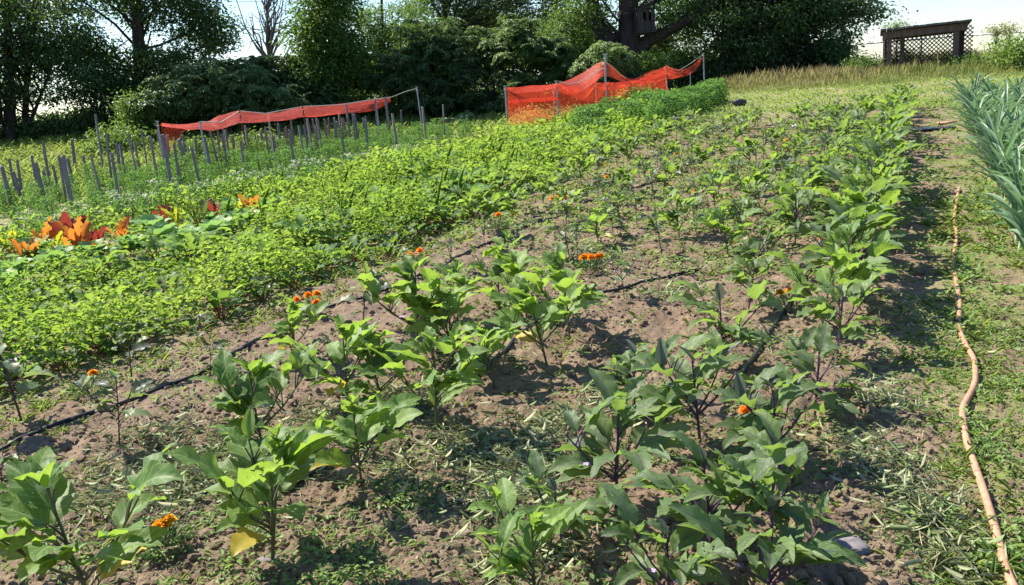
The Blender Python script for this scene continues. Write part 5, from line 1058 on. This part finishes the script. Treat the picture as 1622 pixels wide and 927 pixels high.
# ------------------------------------------------------------------ lattice shed
def shed():
    d = 33.0; L0 = at(1408, 100, d-.05); R0 = at(1518, 96, d+.05); zb = min(zz(L0.x, L0.y), zz(R0.x, R0.y)); ctr = (L0+R0)/2
    ax = Vector((R0.x-L0.x, R0.y-L0.y, 0)); W = ax.length; rz = math.atan2(ax.y, ax.x)
    zb = zz(ctr.x, ctr.y); topL = at(1402, 53, d).z-zb; topR = at(1518, 40, d).z-zb; dep = 1.1
    r = tag(empty('lattice_shed', (ctr.x, ctr.y, zb), rz), 'small open shed with sloping plank roof and lattice walls on the bank', 'shed')
    ht = (topL+topR)/2; hw = W/2
    for (x, y, w) in ((-hw, 0, .07), (-hw+.42, dep*.5, .07), (hw-.1, 0, .085), (hw+.12, dep, .06), (-hw-.12, dep, .06)):
        b = MB(); box(b, (x, y, ht/2-.15), (w, 0, 0), (0, w, 0), (0, 0, ht/2+.1)); link('post', b.mesh('post', M['shedwood'], False), r)
    b = MB(); n = 14
    rl = (topR-topL)/W
    for i in range(n):      # short roof boards running front to back
        x = -hw-.3+(W+.62)*(i+.5)/n; box(b, (x, dep*.45, ht+.05+x*rl+rnd.uniform(-.008, .008)), ((W+.62)/n/2-.006, 0, ((W+.62)/n/2)*rl), (0, dep*.5+.3, -.06), (0, 0, .03))
    link('roof', b.mesh('roof', M['roof'], False), r)
    b = MB()
    for (y, z, hh) in ((-.12, -.07, .11), (dep, -.12, .09)): box(b, (0, y, ht+z), (hw+.22, 0, (hw+.22)*rl), (0, .025, 0), (0, 0, hh))
    link('fascia_beam', b.mesh('beam', M['shedwood'], False), r)
    def lattice(p0, p1, z0, z1, rev=False):
        b = MB(); p0 = Vector(p0); p1 = Vector(p1); a = p1-p0; L = a.length; a.normalize(); nrm = Vector((-a.y, a.x, 0)); H_ = z1-z0; s = .14
        for dirn, off in ((1, .0), (-1, .012)):
            k = -H_
            while k < L:
                t0 = max(0, -k); t1 = min(H_, L-k)
                if t1 > t0+.02:
                    if dirn > 0: A0 = (k+t0, z0+t0); A1 = (k+t1, z0+t1)
                    else: A0 = (k+t0, z1-t0); A1 = (k+t1, z1-t1)
                    P0 = p0+a*A0[0]+nrm*off; P1 = p0+a*A1[0]+nrm*off; P0.z = A0[1]; P1.z = A1[1]; c = (P0+P1)/2; hlf = (P1-P0)/2; u_ = hlf.normalized()
                    sd_ = u_.cross(nrm); box(b, c, hlf, sd_*.016, nrm*.005)
                k += s
        return b
    link('lattice_back', lattice((-hw-.12, dep+.03, 0), (hw+.12, dep+.03, 0), .28, ht+.02).mesh('lattice', M['shedwood'], False), r)
    link('lattice_side', lattice((hw+.15, .0, 0), (hw+.15, dep, 0), .05, ht-.05).mesh('lattice', M['shedwood'], False), r)
    link('lattice_side', lattice((-hw-.15, .0, 0), (-hw-.15, dep, 0), .0, ht-.2).mesh('lattice', M['shedwood'], False), r)
    link('lattice_wing', lattice((hw+.02, dep*.98-.02, 0), (hw+.5, dep*.98-.02, 0), .05, ht+.05).mesh('lattice', M['shedwood'], False), r)
    b = MB(); box(b, (0, dep-.05, .32), (hw, 0, 0), (0, .02, 0), (0, 0, .03)); link('bottom_rail', b.mesh('rail', M['shedwood'], False), r)
shed()
hedge('roof_vine', 'leafy vine growing on the left end of the shed roof', [(1422, 40, 33.6, 12, 4, .3, 12)], 'tree_light', .06, 51, cat='vine')
def fence():
    p0 = at(1290, 78, 40); r = tag(empty('chain_link_fence', (p0.x, p0.y, zz(p0.x, p0.y))), 'chain link fence with thin metal top rail behind the shed', 'fence'); o = np.array(tuple(r.location))
    pts = [np.array(tuple(at(a, b_, d)))-o for a, b_, d in ((1290, 77, 41), (1340, 72, 40), (1400, 67, 39), (1460, 62, 38), (1520, 57, 37), (1580, 53, 36), (1640, 49, 35), (1720, 43, 34))]
    b = MB(); tube(b, pts, .032, 6); link('top_rail', b.mesh('top_rail', M['pipe']), r)
    for p in pts[::1]:
        z0 = zz(p[0]+o[0], p[1]+o[1])-o[2]-.3; b = MB(); tube(b, [(p[0], p[1], z0), (p[0], p[1], p[2]+.05)], .028, 6); link('post', b.mesh('post', M['pipe']), r)
    b = MB()
    for i in range(len(pts)-1):
        A0, B0 = pts[i], pts[i+1]; L = np.linalg.norm(B0-A0); n = int(L/.16); H_ = min(A0[2]-(zz(A0[0]+o[0], A0[1]+o[1])-o[2]), 1.5)
        for k in range(n):
            for s in (-1, 1):
                t0 = k/n; t1 = t0+s*H_/L; P0 = A0+(B0-A0)*t0; t1c = min(max(t1, 0), 1); f = abs(t1c-t0)/(H_/L)
                P1 = A0+(B0-A0)*t1c-np.array([0, 0, H_*f]); 
                if f > .05: tube(b, [P0, P1], .0022, 3, cap=False)
    link('wire_mesh', b.mesh('wire', M['pipe']), r)
fence()
def utility():
    for px, py, rx, lab in ((1578, 34, 14, 'thin pale weed with feathery heads standing over the fence'), (1600, 32, 8, 'smaller feathery weed at the right over the fence')):
        hedge('tall_weed', lab, [(px, py+14, 34, rx, 4, .3, 14)], 'tall', .06, 60+px % 7, cat='weed', ar=.4)
utility()

# ------------------------------------------------------------------ small things among the beds
def lump(name, px, py, sx, sy, sz, mat, label, cat, seed, lift=0, group=None, facets=False):
    x, y, d = hit(px, py); r_ = np.random.default_rng(seed); b = MB(); nu_, nv_ = 14, 8; V = []
    for i in range(nv_+1):
        ph = pi*i/nv_
        for j in range(nu_):
            th = 2*pi*j/nu_; q = np.array([sin(ph)*cos(th), sin(ph)*sin(th), cos(ph)]); q = np.sign(q)*np.abs(q)**.7; V.append(q*[sx, sy, sz]*(1+.25*(float(vn(q[0]*2+5, q[1]*2+q[2]*2+5, seed))-.5)+r_.normal(0, .03)))
    F = [(i*nu_+j, (i+1)*nu_+j, (i+1)*nu_+(j+1) % nu_, i*nu_+(j+1) % nu_) for i in range(nv_) for j in range(nu_)]
    b.add(V, F); o = link(name, b.mesh(name, M[mat], not facets)); o.location = (x, y, zz(x, y)+sz*.6+lift); o.rotation_euler = (0, 0, rnd.uniform(-.5, .5)); tag(o, label, cat, group); return o
lump('flat_stone', 1118, 214, .15, .08, .03, 'rock', 'flat pale grey stone at the far end of the sparse rows', 'stone', 1, .05, 'pale stones at the row ends')
lump('flat_stone', 1138, 204, .14, .10, .05, 'rock', 'rounded whitish stone just above the flat pale one', 'stone', 2, .03, 'pale stones at the row ends')
lump('flat_stone', 1170, 198, .10, .06, .04, 'rock', 'small whitish stone right of the other two pale stones', 'stone', 3, .03, 'pale stones at the row ends')
lump('flat_stone', 1262, 203, .12, .08, .04, 'rock', 'small grey stone near the farthest marigold', 'stone', 4, .0, 'pale stones at the row ends')
bag = lump('plastic_bag', 1172, 168, .19, .13, .10, 'blackbag', 'crumpled black plastic bag at the end of the tall bushy bed', 'bag', 5, .02)
lump('black_tarp', 1480, 206, .36, .22, .03, 'blackbag', 'crumpled black plastic sheet beyond the end of the dense row', 'sheet', 6, 0)
def coil():
    x, y, d = hit(1494, 203); b = MB(); tube(b, [(x+.12*cos(t)+.02*t, y+.18*sin(t), zz(x, y)+.05+.012*t) for t in np.linspace(0, 5, 22)], .02, 7)
    tag(link('hose_end', b.mesh('hose_end', M['hose'])), 'short orange hose loop on the crumpled black plastic sheet', 'hose')
coil()
for i, (px, py, s, lab) in enumerate([(1100, 812, .022, 'small grey pebble on the soil in the purple row'), (1345, 875, .05, 'dark flat stone on the soil at bottom right'), (345, 725, .012, 'tiny white pebble on the bare soil at left'), (1398, 715, .026, 'grey pebble right of the lilac flowered eggplant'), (425, 893, .03, 'round brown clod at the foot of the yellow leafed eggplant')]):
    lump('pebble', px, py, s*1.3, s, s*.5, 'rock' if i in (0, 2, 3) else 'stake', lab, 'stone', 10+i, 0, 'stones on the soil')
print('polys', sum(len(m.polygons) for m in bpy.data.meshes), 'objects', len(bpy.data.objects))
